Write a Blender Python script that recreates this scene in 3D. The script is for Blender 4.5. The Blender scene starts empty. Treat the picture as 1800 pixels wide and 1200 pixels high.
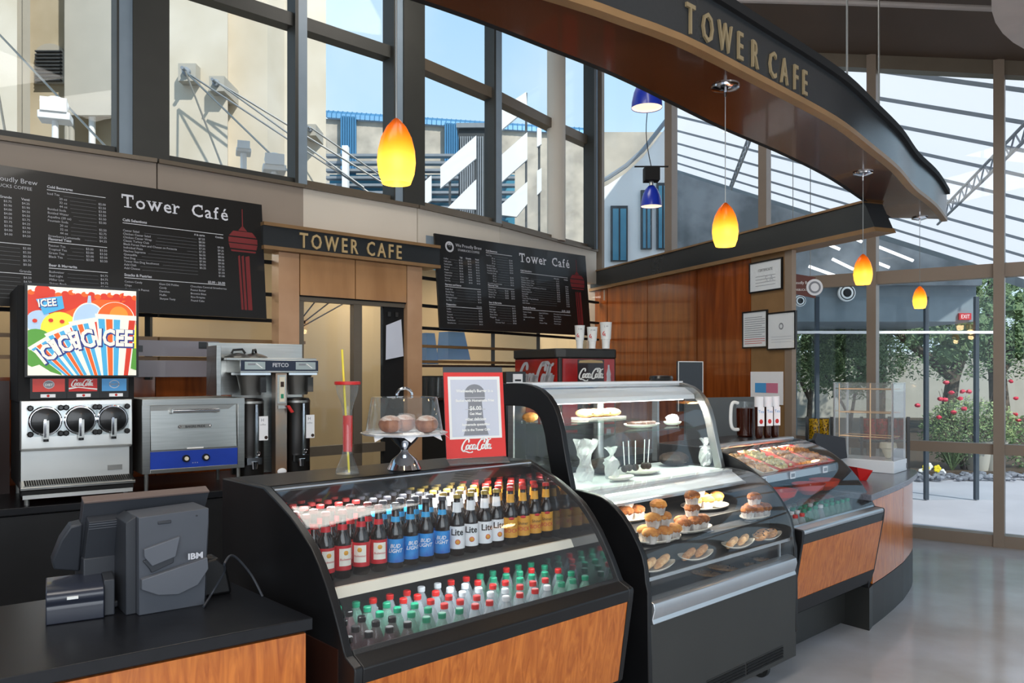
import bpy, bmesh, math, random
from mathutils import Vector, Matrix
random.seed(7)
S = bpy.context.scene
C = S.collection
PI = math.pi

# ------------------------------------------------------------------ camera, light, exposure
cam_data = bpy.data.cameras.new('camera'); cam = bpy.data.objects.new('camera', cam_data); C.objects.link(cam)
cam.location = (0, 0, 1.65); cam.rotation_euler = (PI/2, 0, 0)
cam_data.sensor_width = 36; cam_data.lens = 28; cam_data.shift_y = 55/1800; cam_data.clip_end = 300
S.camera = cam
S.view_settings.view_transform = 'Standard'; S.view_settings.look = 'None'
S.view_settings.gamma = 1; S.view_settings.use_curve_mapping = False
S.view_settings.exposure = 0.3
S.cycles.transparent_max_bounces = 32
S.cycles.max_bounces = 10

w = bpy.data.worlds.new('sky'); S.world = w; w.use_nodes = True
nt = w.node_tree; nt.nodes.clear()
wo = nt.nodes.new('ShaderNodeOutputWorld'); wb = nt.nodes.new('ShaderNodeBackground')
tc = nt.nodes.new('ShaderNodeTexCoord'); sep = nt.nodes.new('ShaderNodeSeparateXYZ')
rp = nt.nodes.new('ShaderNodeValToRGB'); rp.color_ramp.elements[0].position = 0.0
rp.color_ramp.elements[0].color = (.72, .88, .98, 1); rp.color_ramp.elements[1].position = .62; rp.color_ramp.elements[1].color = (.26, .52, .80, 1)
nz = nt.nodes.new('ShaderNodeTexNoise'); nz.inputs['Scale'].default_value = 3.0; nz.inputs['Detail'].default_value = 6
cr = nt.nodes.new('ShaderNodeValToRGB'); cr.color_ramp.elements[0].position = .48; cr.color_ramp.elements[1].position = .75
cr.color_ramp.elements[0].color = (0, 0, 0, 1); cr.color_ramp.elements[1].color = (.55, .55, .55, 1)
mx = nt.nodes.new('ShaderNodeMix'); mx.data_type = 'RGBA'; mx.inputs[7].default_value = (.9, .94, .98, 1)
L = nt.links.new
L(tc.outputs['Generated'], sep.inputs[0]); L(sep.outputs['Z'], rp.inputs[0]); L(tc.outputs['Generated'], nz.inputs['Vector'])
L(nz.outputs['Fac'], cr.inputs[0]); L(cr.outputs[0], mx.inputs[0]); L(rp.outputs[0], mx.inputs[6])
L(mx.outputs[2], wb.inputs['Color']); L(wb.outputs[0], wo.inputs[0])
wb.inputs['Strength'].default_value = 1.0

def lamp(name, kind, loc, energy, color=(1, 1, 1), size=1.0, size_y=None, rot=(0, 0, 0), spread=None):
    d = bpy.data.lights.new(name, kind); d.energy = energy; d.color = color
    if kind == 'AREA':
        d.size = size
        if size_y: d.shape = 'RECTANGLE'; d.size_y = size_y
        if spread: d.spread = spread
    elif kind == 'SUN': d.angle = math.radians(size)
    else: d.shadow_soft_size = size
    o = bpy.data.objects.new(name, d); C.objects.link(o); o.location = loc; o.rotation_euler = rot
    return o
def aim(o, v): o.rotation_euler = Vector(v).to_track_quat('-Z', 'Y').to_euler()
sun = lamp('sun', 'SUN', (10, -10, 20), 3.4, (1, .95, .87), 1.0); aim(sun, (-.45, .62, -.72))
# fill for the cafe: unseen area lamps added overhead and behind the camera
for i, (x, y, z, e, sx, sy) in enumerate([(-1.5, 1.2, 5.2, 110, 3.0, 2.0), (2.0, 2.2, 5.2, 125, 3.0, 2.0), (0.2, 6.2, 5.6, 70, 2.2, 1.4)]):
    lamp('ceiling_fill', 'AREA', (x, y, z), e, (1, .94, .86), sx, sy)
fill_lamp = lamp('front_fill', 'AREA', (1.6, -3.4, 2.6), 215, (.93, .96, 1), 7, 3.6); aim(fill_lamp, (-.12, 1, -.08))

# ------------------------------------------------------------------ materials
def srgb(c):
    if isinstance(c, str): c = tuple(int(c[i:i+2], 16) for i in (0, 2, 4))
    return tuple(((v/255)/12.92 if v/255 <= .04045 else ((v/255+.055)/1.055)**2.4) for v in c) + (1,)
MATS = {}
def mat(name, col, rough=.5, metal=0, var=.08, scale=6.0, stretch=None, col2=None, bump=0, emit=0, ecol=None, coat=0, spec=None, detail=4, trans=0, alpha=1, ior=1.45, ramp=(.35, .65), dist=0, sss=0):
    m = bpy.data.materials.new(name); m.use_nodes = True; t = m.node_tree; b = t.nodes['Principled BSDF']
    c1 = srgb(col); c2 = srgb(col2) if col2 else tuple(min(1, v*(1-var)) for v in c1[:3]) + (1,)
    tcn = t.nodes.new('ShaderNodeTexCoord'); mp = t.nodes.new('ShaderNodeMapping')
    if stretch: mp.inputs['Scale'].default_value = stretch
    n = t.nodes.new('ShaderNodeTexNoise'); n.inputs['Scale'].default_value = scale; n.inputs['Detail'].default_value = detail; n.inputs['Distortion'].default_value = dist
    r = t.nodes.new('ShaderNodeValToRGB'); r.color_ramp.elements[0].position = ramp[0]; r.color_ramp.elements[1].position = ramp[1]
    r.color_ramp.elements[0].color = c2; r.color_ramp.elements[1].color = c1
    l = t.links.new
    l(tcn.outputs['Object'], mp.inputs[0]); l(mp.outputs[0], n.inputs['Vector']); l(n.outputs['Fac'], r.inputs[0]); l(r.outputs[0], b.inputs['Base Color'])
    b.inputs['Roughness'].default_value = rough; b.inputs['Metallic'].default_value = metal
    b.inputs['Coat Weight'].default_value = coat; b.inputs['Coat Roughness'].default_value = .06
    if spec is not None: b.inputs['Specular IOR Level'].default_value = spec
    b.inputs['Transmission Weight'].default_value = trans; b.inputs['IOR'].default_value = ior; b.inputs['Alpha'].default_value = alpha
    if sss: b.inputs['Subsurface Weight'].default_value = sss; b.inputs['Subsurface Radius'].default_value = (.02, .01, .005)
    if bump:
        bn = t.nodes.new('ShaderNodeBump'); bn.inputs['Strength'].default_value = bump; bn.inputs['Distance'].default_value = .01
        l(n.outputs['Fac'], bn.inputs['Height']); l(bn.outputs[0], b.inputs['Normal'])
    if emit:
        if ecol: b.inputs['Emission Color'].default_value = srgb(ecol)
        else: l(r.outputs[0], b.inputs['Emission Color'])
        b.inputs['Emission Strength'].default_value = emit
    MATS[name] = m; return m
def glass(name, tint=(1, 1, 1), refl=1.0, rough=0.0, body=0.0, bcol=(.8, .9, .9), fac=None):
    """thin clear sheet: see-through with a Fresnel reflection, optional milky body"""
    m = bpy.data.materials.new(name); m.use_nodes = True; t = m.node_tree; t.nodes.clear(); l = t.links.new
    o = t.nodes.new('ShaderNodeOutputMaterial'); tr = t.nodes.new('ShaderNodeBsdfTransparent'); g = t.nodes.new('ShaderNodeBsdfGlossy')
    tr.inputs[0].default_value = tuple(tint) + (1,); g.inputs['Roughness'].default_value = rough
    f = t.nodes.new('ShaderNodeFresnel'); f.inputs['IOR'].default_value = 1.5
    geo = t.nodes.new('ShaderNodeNewGeometry')
    mu = t.nodes.new('ShaderNodeMath'); mu.operation = 'MULTIPLY'; mu.inputs[1].default_value = refl; mu.use_clamp = True
    # use the same ratio from both sides of the sheet
    f2 = t.nodes.new('ShaderNodeMix'); f2.data_type = 'FLOAT'; f2.inputs[2].default_value = 1.5; f2.inputs[3].default_value = 1/1.5
    l(geo.outputs['Backfacing'], f2.inputs[0]); l(f2.outputs[0], f.inputs['IOR'])
    l(f.outputs[0], mu.inputs[0])
    mx = t.nodes.new('ShaderNodeMixShader'); l(mu.outputs[0], mx.inputs[0]); l(tr.outputs[0], mx.inputs[1]); l(g.outputs[0], mx.inputs[2])
    last = mx
    if body:
        d = t.nodes.new('ShaderNodeBsdfDiffuse'); d.inputs[0].default_value = tuple(bcol) + (1,)
        m2 = t.nodes.new('ShaderNodeMixShader'); m2.inputs[0].default_value = body; l(mx.outputs[0], m2.inputs[1]); l(d.outputs[0], m2.inputs[2]); last = m2
    l(last.outputs[0], o.inputs[0]); MATS[name] = m; return m
def ramp_z(name, stops, rough=.4, emit=0, estops=None, axis='Z', trans=0):
    """colour by object-space height: stops = [(pos, colour)], pos 0..1 over metres"""
    m = bpy.data.materials.new(name); m.use_nodes = True; t = m.node_tree; b = t.nodes['Principled BSDF']; l = t.links.new
    tcn = t.nodes.new('ShaderNodeTexCoord'); s = t.nodes.new('ShaderNodeSeparateXYZ'); r = t.nodes.new('ShaderNodeValToRGB')
    l(tcn.outputs['Object'], s.inputs[0]); l(s.outputs[axis], r.inputs[0])
    e = r.color_ramp.elements
    while len(e) < len(stops): e.new(.5)
    for i, (p, c) in enumerate(stops): e[i].position = p; e[i].color = srgb(c)
    l(r.outputs[0], b.inputs['Base Color']); b.inputs['Roughness'].default_value = rough
    if emit: l(r.outputs[0], b.inputs['Emission Color']); b.inputs['Emission Strength'].default_value = emit
    if trans:
        tr = t.nodes.new('ShaderNodeBsdfTranslucent'); mx = t.nodes.new('ShaderNodeMixShader'); mx.inputs[0].default_value = trans; o = t.nodes['Material Output']
        l(r.outputs[0], tr.inputs[0]); l(b.outputs[0], mx.inputs[1]); l(tr.outputs[0], mx.inputs[2]); l(mx.outputs[0], o.inputs[0])
    MATS[name] = m; return m

mat('black', '141416', .42, var=.25); mat('black_lam', '17181c', .32, var=.2, scale=30, spec=.4); mat('matte_black', '0d0d0e', .8)
mat('charcoal', '2e2e2c', .45, var=.1); mat('case_body', '3b3b39', .55, var=.08, scale=3); mat('slate', '2c2f31', .24, scale=60, var=.06, spec=.5)
mat('counter_grey', '6a6c76', .22, scale=80, var=.25, spec=.6)
mat('white', 'f2f2ee', .4, var=.03); mat('white_enamel', 'e8ebee', .25, var=.03, coat=.3); mat('paper', 'f0f0f2', .7, var=.03); mat('cream', 'e6dcc6', .5)
mat('wood_orange', 'd87c30', .22, stretch=(11, 11, 1.3), scale=2.2, col2='a85218', detail=9, coat=.35, dist=2.6, ramp=(.28, .68))
mat('wood_red', '934a1c', .2, stretch=(6, 6, .6), scale=2.0, col2='703412', detail=6, coat=.5, dist=.6)
mat('wood_soffit', '5e3824', .2, scale=1.5, col2='442818', detail=5, coat=.5)
mat('wood_tan', 'b98a5c', .35, stretch=(3, 3, .7), scale=1.6, col2='a3754a', coat=.25)
mat('wood_light', 'c59b77', .35, scale=2, col2='b08560', coat=.2)
mat('tan_trim', '8a6a46', .4, var=.15); mat('bronze', '6f6456', .38, metal=.35, var=.06); mat('mullion_dark', '33332f', .5, var=.1)
mat('mullion_grey', '7f8e9a', .4); mat('mullion_dim', '3c4650', .5); mat('mullion_tan', '8b7a6a', .4, var=.05)
mat('spandrel', '94877a', .6, var=.08, scale=1.2); mat('spandrel_light', 'cfc6b8', .6, var=.06, scale=1.2)  # spandrel_light: paler copy with window light and sunlight put into the colour
mat('ceiling', '5a4a3e', .6, var=.12, scale=1.5); mat('bulkhead', 'a9a09a', .6)
mat('chrome', 'd8dade', .08, metal=1, var=.05); mat('steel', 'b4b5b2', .28, metal=1, var=.12, scale=4, stretch=(1, 1, 20)); mat('steel_dull', '9b9a96', .38, metal=.9, var=.15, scale=5)
mat('steel_bright', 'dcdedc', .3, metal=.6, var=.06, scale=3); mat('alu', 'c4c8cc', .3, metal=.8, var=.05)
mat('red', 'c8201c', .4, var=.08); mat('red_gloss', 'd0381a', .25, var=.05, coat=.3); mat('dark_red', '8c1512', .35, var=.2, scale=8)
mat('sign_red', 'e23a34', .4, var=.03); mat('yellow', 'f0dc3c', .4); mat('green', '1f8c68', .35); mat('blue', '1c3fa8', .35, var=.15); mat('cap_white', 'd6dadd', .35)
mat('tower_red', '742022', .6, var=.1); mat('menu_black', '1a1918', .35, var=.1, coat=.25); mat('menu_text', 'b9bac0', .5, var=.02); mat('menu_line', 'd8d8dc', .5)
mat('letter_tan', 'b99f72', .45, var=.05); mat('lite_blue', '1f4f8f', .4); mat('sky_blue', '3fa3dc', .3)
mat('ink', '25252a', .6); mat('ink_grey', '8e9096', .6); mat('ink_light', 'c9cad0', .6)
mat('beer_glass', '1c0f08', .08, var=.2, coat=.6); mat('cap_red', '8e3230', .35, metal=.3); mat('cap_bright', 'b9302c', .35); mat('cap_dark', '5a5a60', .3, metal=.5); mat('cap_gold', 'b39a50', .35, metal=.5)
mat('label_red', 'c4202a', .4); mat('label_cream', 'ebe7dc', .45); mat('label_blue', '1d4fae', .35, col2='2f8fd6', scale=14); mat('label_white', 'eceef2', .4)
mat('label_yellow', 'e2a83c', .45, col2='cf8f28', scale=20)
mat('muffin', 'a5642f', .8, scale=55, col2='643413', bump=.5); mat('muffin_yellow', 'd79a4c', .8, scale=35, col2='a8652c', bump=.5)
mat('wrapper', 'c9c4bf', .5, scale=30, col2='9f958e', bump=.4); mat('cookie', 'c49562', .85, scale=60, col2='9c6a3c', bump=.4); mat('pastry', 'dcb98a', .7, scale=25, col2='b58150', bump=.4)
mat('choc', '3a2418', .6, scale=40, col2='21140d', bump=.6); mat('plate', 'dcd6c8', .25, var=.03, coat=.4); mat('rice', 'e2dba6', .8, scale=60, col2='b9ad62', bump=.7)
mat('donut', 'a86840', .6, scale=25, col2='7a4022', bump=.3); mat('icing', 'e6d8cc', .5, scale=30, col2='c08868', bump=.2)
mat('plastic_grey', '4b4f57', .5, var=.06); mat('plastic_dark', '33363c', .5, var=.06); mat('plastic_light', '5c6068', .5, var=.05)
mat('concrete_wall', 'c6baa2', .85, scale=1.2, col2='b1a388', bump=.1); mat('concrete_light', 'd8cebc', .85, scale=1.0, col2='c8bca6'); mat('concrete_grey', 'b5afa2', .8, scale=2)
mat('stone', 'cabfae', .85, scale=1.1, col2='a89f92', detail=8); mat('roof_blue', '4f86ad', .45, scale=1, metal=.2); mat('teal_glass', '5fa6c0', .2, scale=.6, col2='3f7d98'); mat('steel_ext', '8d9399', .5)
mat('dark_ext', '43474a', .6); mat('ext_white', 'f2f2f0', .6, var=.02); mat('pavement', 'b4b4ba', .85, scale=.8, col2='a6a6ad'); mat('soil', '4a3c2c', .9, scale=10)
mat('pebble', '8f939c', .7, scale=6, col2='5f636b'); mat('leaf', '7a9160', .6, scale=30, col2='4c6340'); mat('leaf_light', 'a9b67c', .6, scale=30, col2='7a9160'); mat('flower', 'd8344c', .5); mat('pansy', 'f2d820', .5)
mat('bark', '6b5f52', .9, scale=8, col2='453b31'); mat('shade_wall', '7f8a90', .7, var=.1)  # shade_wall is the grey of the bulkhead and edge beam
mat('blue_cobalt', '1d35a8', .3, coat=.3); mat('lamp_inner', 'f4d8b8', .5, emit=1.2); mat('grille', '0f0f10', .5)
mat('tea', '3a1508', .12, var=.2, coat=.4); mat('knob_black', '151516', .3, coat=.3)
mat('bottle_clear', 'bcc6cc', .1, alpha=.42); mat('cola', '1a0b08', .15); mat('bottle_dark', '6a5256', .12, alpha=.6); mat('bottle_green', '7fae9c', .12, alpha=.5)
mat('cream_strip', 'e9e3d4', .4); mat('liner', '85888e', .06, metal=.9); mat('tube_light', 'ffffff', .5, emit=5); mat('bottle_lbl', 'aab4bc', .4, alpha=.7); mat('strip_white', 'ffffff', .5, emit=1.5); mat('amber_far', 'f6b84a', .4, emit=1.0)
mat('smoke', '4a4f54', .3); mat('paper_blue', 'd2d6e2', .6, var=.03); mat('bezel', '6a5a54', .5); mat('plastic_blue', '2c303c', .3, coat=.3)
mat('label_red2', 'c23a30', .4, emit=.15); mat('label_sky', '4a92c8', .4, emit=.1); mat('navy', '1f2a40', .35); mat('display', 'a9b7b8', .4); mat('copper_steel', 'b08a6c', .3, metal=.8, col2='8f8a84', scale=3); mat('urn_black', '1f1c1a', .35, metal=.3)  # copper_steel: steel with orange light put into its colour
mat('panel_grey', '8e8a92', .35, var=.1, scale=2, coat=.2); mat('dark_wine', '2e0f0e', .15, coat=.5); mat('dark_wood', '2c140c', .4); mat('pink', 'd87f9a', .5); mat('sign_brown', '6b3a30', .5); mat('dark_red2', 'b0120f', .25, var=.35, scale=5, coat=.4)
mat('cola_dark', '2a1212', .3, col2='141010', scale=20, coat=.4); mat('slate_dark', '33383d', .35); mat('ink_divider', '5c5f5f', .5); mat('alu_white', 'dfe0e2', .3, metal=.3); mat('warm_wire', 'e6b88a', .3, metal=.5)
mat('chips_yellow', 'd8a820', .3, col2='4a3010', scale=60, ramp=(.42, .5)); mat('chips_red', 'b8301c', .3, col2='7a3a18', scale=50, ramp=(.4, .55)); mat('chips_dark', '9a2018', .3, col2='3a2420', scale=60, ramp=(.42, .52))
mat('bulb', 'fff0c8', .5, emit=6)
for n_, c_ in dict(s_red='e0391e', s_orange='f4671c', s_amber='fb9a30', s_yellow='f8ec40', s_green='5aa23a', s_sky='4db4e4', s_skylt='b8d4ee', s_navy='2b3a86').items(): mat(n_, c_, .4, var=.05, emit=.22)
mat('sign_white', 'f6f1e2', .4, var=.02, emit=.25); mat('vestibule', 'c8ab80', .7, var=.12, scale=1.2); mat('letter_dim', '8a7a5c', .5); mat('hall_grey', '9aa0a4', .7, scale=1.4, col2='6c7377', detail=8, ramp=(.4, .6))  # vestibule: beige of the added wall standing in for the lit tower base
glass('window_glass', (.97, .99, 1), .35); glass('case_glass', (.98, .99, .99), .62, body=.010, bcol=(.8, .85, .9)); glass('acrylic', (.96, .97, .97), 1.0, .03, body=.05, bcol=(.95, .95, .95))
glass('clear_glass', (.93, .95, .96), 1.2, .02, body=.04); glass('shelf_glass', (.88, .97, .93), .8); glass('wrap', (.9, .9, .9), 2.2, .25, body=.28, bcol=(.95, .95, .95))
glass('blue_clear', (.35, .55, .85), 1.2, .08, body=.25, bcol=(.45, .65, .9))
def add_translucent(name, col, strength=.6):
    m = bpy.data.materials.new(name); m.use_nodes = True; t = m.node_tree; t.nodes.clear(); l = t.links.new
    o = t.nodes.new('ShaderNodeOutputMaterial'); d = t.nodes.new('ShaderNodeBsdfDiffuse'); tr = t.nodes.new('ShaderNodeBsdfTranslucent'); mx = t.nodes.new('ShaderNodeMixShader')
    n = t.nodes.new('ShaderNodeTexNoise'); n.inputs['Scale'].default_value = .8; r = t.nodes.new('ShaderNodeValToRGB')
    r.color_ramp.elements[0].color = tuple(v*.86 for v in srgb(col)[:3]) + (1,); r.color_ramp.elements[1].color = srgb(col)
    l(n.outputs['Fac'], r.inputs[0]); l(r.outputs[0], d.inputs[0]); l(r.outputs[0], tr.inputs[0]); mx.inputs[0].default_value = strength
    l(d.outputs[0], mx.inputs[1]); l(tr.outputs[0], mx.inputs[2]); l(mx.outputs[0], o.inputs[0]); MATS[name] = m
add_translucent('roof_panel', 'f2eef0', .6)
m = mat('floor_concrete', 'c8c9d0', .14, scale=1.3, col2='a9a5a1', detail=9, spec=.5, bump=.01, ramp=(.3, .72))

# ------------------------------------------------------------------ mesh builder
class MB:
    def __init__(s, M=None): s.v = []; s.f = []; s.m = []; s.mats = []; s.M = M
    def mi(s, name):
        if name not in s.mats: s.mats.append(name)
        return s.mats.index(name)
    def add(s, V, F, mat='white', M=None):
        k = len(s.v); i = s.mi(mat)
        if M is not None: V = [M @ Vector(p) for p in V]
        s.v += [tuple(p) for p in V]; s.f += [tuple(k+j for j in f) for f in F]; s.m += [i]*len(F); return s
    def box(s, x0, x1, y0, y1, z0, z1, mat='white', M=None):
        V = [(x, y, z) for z in (z0, z1) for y in (y0, y1) for x in (x0, x1)]
        return s.add(V, [(0, 2, 3, 1), (4, 5, 7, 6), (0, 1, 5, 4), (2, 6, 7, 3), (0, 4, 6, 2), (1, 3, 7, 5)], mat, M)
    def prism(s, poly, axis, lo, hi, mat='white', M=None):
        """poly = 2D outline; axis 'x': poly is (y,z); 'y': (x,z); 'z': (x,y)"""
        def P(p, t): return {'x': (t, p[0], p[1]), 'y': (p[0], t, p[1]), 'z': (p[0], p[1], t)}[axis]
        n = len(poly); V = [P(p, lo) for p in poly] + [P(p, hi) for p in poly]
        F = [tuple(range(n))[::-1], tuple(range(n, 2*n))] + [(i, (i+1) % n, n+(i+1) % n, n+i) for i in range(n)]
        return s.add(V, F, mat, M)
    def sheet(s, pts, axis, lo, hi, t, mat='white', M=None):
        """a bent sheet of thickness t following an open 2D line"""
        off = []
        for i, p in enumerate(pts):
            a = pts[max(0, i-1)]; b = pts[min(len(pts)-1, i+1)]; dx, dy = b[0]-a[0], b[1]-a[1]; l = math.hypot(dx, dy) or 1
            off.append((p[0]-dy/l*t, p[1]+dx/l*t))
        def P(p, q): return {'x': (q, p[0], p[1]), 'y': (p[0], q, p[1]), 'z': (p[0], p[1], q)}[axis]
        n = len(pts); V = [P(p, q) for q in (lo, hi) for r in (pts, off) for p in r]; F = []
        for i in range(n-1):
            F += [(i, i+1, 2*n+i+1, 2*n+i), (n+i, 3*n+i, 3*n+i+1, n+i+1), (i, n+i, n+i+1, i+1), (2*n+i, 2*n+i+1, 3*n+i+1, 3*n+i)]
        F += [(0, 2*n, 3*n, n), (n-1, 2*n-1, 4*n-1, 3*n-1)]
        return s.add(V, F, mat, M)
    def lathe(s, prof, o=(0, 0, 0), n=20, mat='white', M=None, ecc=1, close=True):
        V = []; F = []; m = len(prof)
        for r, z in prof:
            for k in range(n):
                a = 2*PI*k/n; V.append((o[0]+r*math.cos(a), o[1]+r*ecc*math.sin(a), o[2]+z))
        for i in range(m-1):
            for k in range(n): F.append((i*n+k, i*n+(k+1) % n, (i+1)*n+(k+1) % n, (i+1)*n+k))
        if close:
            if prof[0][0] > 1e-5: F.append(tuple(range(n))[::-1])
            if prof[-1][0] > 1e-5: F.append(tuple(range((m-1)*n, m*n)))
        return s.add(V, F, mat, M)
    def cyl(s, p0, p1, r0, r1=None, n=14, mat='white', M=None):
        p0 = Vector(p0); p1 = Vector(p1); d = p1-p0; r1 = r0 if r1 is None else r1
        R = d.to_track_quat('Z', 'Y').to_matrix().to_4x4(); T = Matrix.Translation(p0) @ R
        if M is not None: T = M @ T
        return s.lathe([(r0, 0), (r1, d.length)], n=n, mat=mat, M=T)
    def tube(s, pts, r, n=8, mat='white', M=None, closed=False):
        pts = [Vector(p) for p in pts]; V = []; F = []; m = len(pts); prev = None
        for i, p in enumerate(pts):
            if closed: d = pts[(i+1) % m]-pts[i-1]
            else: d = pts[min(m-1, i+1)]-pts[max(0, i-1)]
            d.normalize()
            if prev is None: u = d.orthogonal().normalized()
            else: u = (prev-d*prev.dot(d)).normalized()
            prev = u; q = d.cross(u)
            rr = r[i] if isinstance(r, (list, tuple)) else r
            for k in range(n): a = 2*PI*k/n; V.append(p+u*rr*math.cos(a)+q*rr*math.sin(a))
        for i in range(m if closed else m-1):
            j = (i+1) % m
            for k in range(n): F.append((i*n+k, i*n+(k+1) % n, j*n+(k+1) % n, j*n+k))
        if not closed: F += [tuple(range(n))[::-1], tuple(range((m-1)*n, m*n))]
        return s.add(V, F, mat, M)
    def ball(s, c, r, n=12, mat='white', sq=(1, 1, 1), M=None, jit=0, rnd=None):
        V = []; F = []; h = max(4, n//2)
        for i in range(h+1):
            t = PI*i/h
            for k in range(n):
                a = 2*PI*k/n; q = 1+(rnd.uniform(-jit, jit) if jit and rnd else 0)
                V.append((c[0]+r*q*sq[0]*math.sin(t)*math.cos(a), c[1]+r*q*sq[1]*math.sin(t)*math.sin(a), c[2]+r*q*sq[2]*math.cos(t)))
        for i in range(h):
            for k in range(n): F.append((i*n+k, (i+1)*n+k, (i+1)*n+(k+1) % n, i*n+(k+1) % n))
        return s.add(V, F, mat, M)
    def quad(s, a, b, c, d, mat='white', M=None): return s.add([a, b, c, d], [(0, 1, 2, 3)], mat, M)
    def build(s, name, parent=None, loc=(0, 0, 0), rz=0, bevel=0, smooth=True, ang=32):
        me = bpy.data.meshes.new(name); me.from_pydata(s.v, [], s.f)
        for q in s.mats: me.materials.append(MATS[q])
        me.polygons.foreach_set('material_index', s.m)
        bm = bmesh.new(); bm.from_mesh(me); bmesh.ops.remove_doubles(bm, verts=bm.verts, dist=1e-6)
        if not getattr(s, 'flat', False): bmesh.ops.recalc_face_normals(bm, faces=bm.faces)
        bm.to_mesh(me); bm.free()
        if smooth:
            me.polygons.foreach_set('use_smooth', [True]*len(me.polygons)); me.set_sharp_from_angle(angle=math.radians(ang))
        o = bpy.data.objects.new(name, me); C.objects.link(o); o.location = loc; o.rotation_euler = (0, 0, rz)
        if parent: o.parent = parent
        if bevel:
            b = o.modifiers.new('bevel', 'BEVEL'); b.width = bevel; b.segments = 2; b.limit_method = 'ANGLE'; b.angle_limit = math.radians(40)
        return o

def plane_M(o, r, u):
    """matrix that takes (x, y, z) to o + x*r + y*u + z*(r cross u)"""
    r = Vector(r).normalized(); u = Vector(u).normalized(); n = r.cross(u)
    M = Matrix((r, u, n)).transposed().to_4x4(); M.translation = Vector(o); return M
FRONT = lambda x, y, z: plane_M((x, y, z), (1, 0, 0), (0, 0, 1))     # a face that looks to local -y, x to the right, y up
def text(mb, body, M, size=.1, mat='white', align='LEFT', sx=1.0, shear=0, bold=0, ext=0, sp=1.0, line=1.0, wrap=None, res=2):
    cu = bpy.data.curves.new('t', 'FONT'); cu.body = body; cu.size = size; cu.align_x = align; cu.shear = shear; cu.offset = bold
    cu.extrude = ext; cu.space_character = sp; cu.space_line = line; cu.resolution_u = res; cu.fill_mode = 'BOTH' if ext else 'FRONT'
    ob = bpy.data.objects.new('t', cu); me = bpy.data.meshes.new_from_object(ob)
    V = [Vector((v.co.x*sx, v.co.y, v.co.z+ext+.0009)) for v in me.vertices]
    if wrap: V = [Vector((wrap*math.sin(p.x/wrap), p.y, wrap*math.cos(p.x/wrap)-wrap+p.z)) for p in V]
    F = [tuple(p.vertices) for p in me.polygons]
    mb.add(V, F, mat, M); bpy.data.objects.remove(ob); bpy.data.curves.remove(cu); bpy.data.meshes.remove(me)

def cr_smooth(P, k=6):
    out = []
    for i in range(len(P)-1):
        a = P[max(0, i-1)]; b = P[i]; c = P[i+1]; d = P[min(len(P)-1, i+2)]
        for j in range(k):
            t = j/k; t2 = t*t; t3 = t2*t
            out.append(tuple(.5*((2*b[q])+(-a[q]+c[q])*t+(2*a[q]-5*b[q]+4*c[q]-d[q])*t2+(-a[q]+3*b[q]-3*c[q]+d[q])*t3) for q in range(len(b))))
    out.append(tuple(P[-1])); return out
SCRIPT = [  # flowing soft-drink script, strokes in units of capital height
    [(.60, .66), (.62, .84), (.50, .97), (.30, .88), (.12, .60), (.03, .28), (.08, .05), (.22, -.02), (.40, .06)],
    [(.10, .02), (.25, -.08), (.50, -.10), (.78, -.20), (1.02, -.18), (1.10, -.10)],
    [(.66, .44), (.54, .46), (.44, .32), (.44, .14), (.54, .08), (.66, .20), (.69, .38), (.62, .46)],
    [(.98, .42), (.90, .48), (.80, .38), (.76, .20), (.84, .08), (.98, .16)],
    [(1.26, .42), (1.14, .48), (1.04, .34), (1.04, .14), (1.12, .08), (1.24, .20), (1.30, .46), (1.26, .14), (1.34, .08), (1.44, .20)],
    [(1.42, .34), (1.50, .36), (1.58, .38)],
    [(2.06, .62), (2.12, .82), (1.98, .98), (1.78, .90), (1.58, .60), (1.50, .28), (1.56, .05), (1.72, -.02), (1.90, .10)],
    [(1.84, .84), (2.00, .98), (2.24, .98), (2.48, .86), (2.74, .94)],
    [(2.12, .44), (2.00, .46), (1.92, .32), (1.92, .14), (2.02, .08), (2.14, .20), (2.17, .38), (2.10, .46)],
    [(2.24, .16), (2.40, .50), (2.46, .78), (2.38, .82), (2.30, .55), (2.26, .20), (2.32, .06), (2.44, .16)],
    [(2.68, .42), (2.58, .48), (2.48, .34), (2.48, .14), (2.56, .08), (2.68, .20), (2.74, .46), (2.70, .14), (2.78, .06), (2.88, .16)]]
def script(mb, M, width, mat='white', nib=.045, strokes=None, shear=.18, wrap=None):
    s = width/2.9
    for st in (strokes or SCRIPT):
        pts = cr_smooth(st, 5); nv = (.7*nib, .85*nib); V = []
        for (x, y) in pts:
            for q in (-1, 1): V.append(Vector(((x+y*shear+q*nv[0]*.9)*s, (y-q*nv[1]*.35+q*nib*.5)*s, .0012)))
        V2 = []
        for i, (x, y) in enumerate(pts):
            a = pts[max(0, i-1)]; b = pts[min(len(pts)-1, i+1)]; dx, dy = b[0]-a[0], b[1]-a[1]; l = math.hypot(dx, dy) or 1
            wv = nib*(.55+.75*abs(dy/l)); e = min(1, min(i, len(pts)-1-i)/3+.35)
            for q in (-1, 1): V2.append(Vector(((x-dy/l*wv*q*e+(y+dx/l*wv*q*e)*shear)*s, (y+dx/l*wv*q*e)*s, .0012)))
        if wrap: V2 = [Vector((wrap*math.sin(p.x/wrap), p.y, wrap*math.cos(p.x/wrap)-wrap+p.z)) for p in V2]
        mb.add(V2, [(2*i, 2*i+1, 2*i+3, 2*i+2) for i in range(len(pts)-1)], mat, M)

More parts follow.
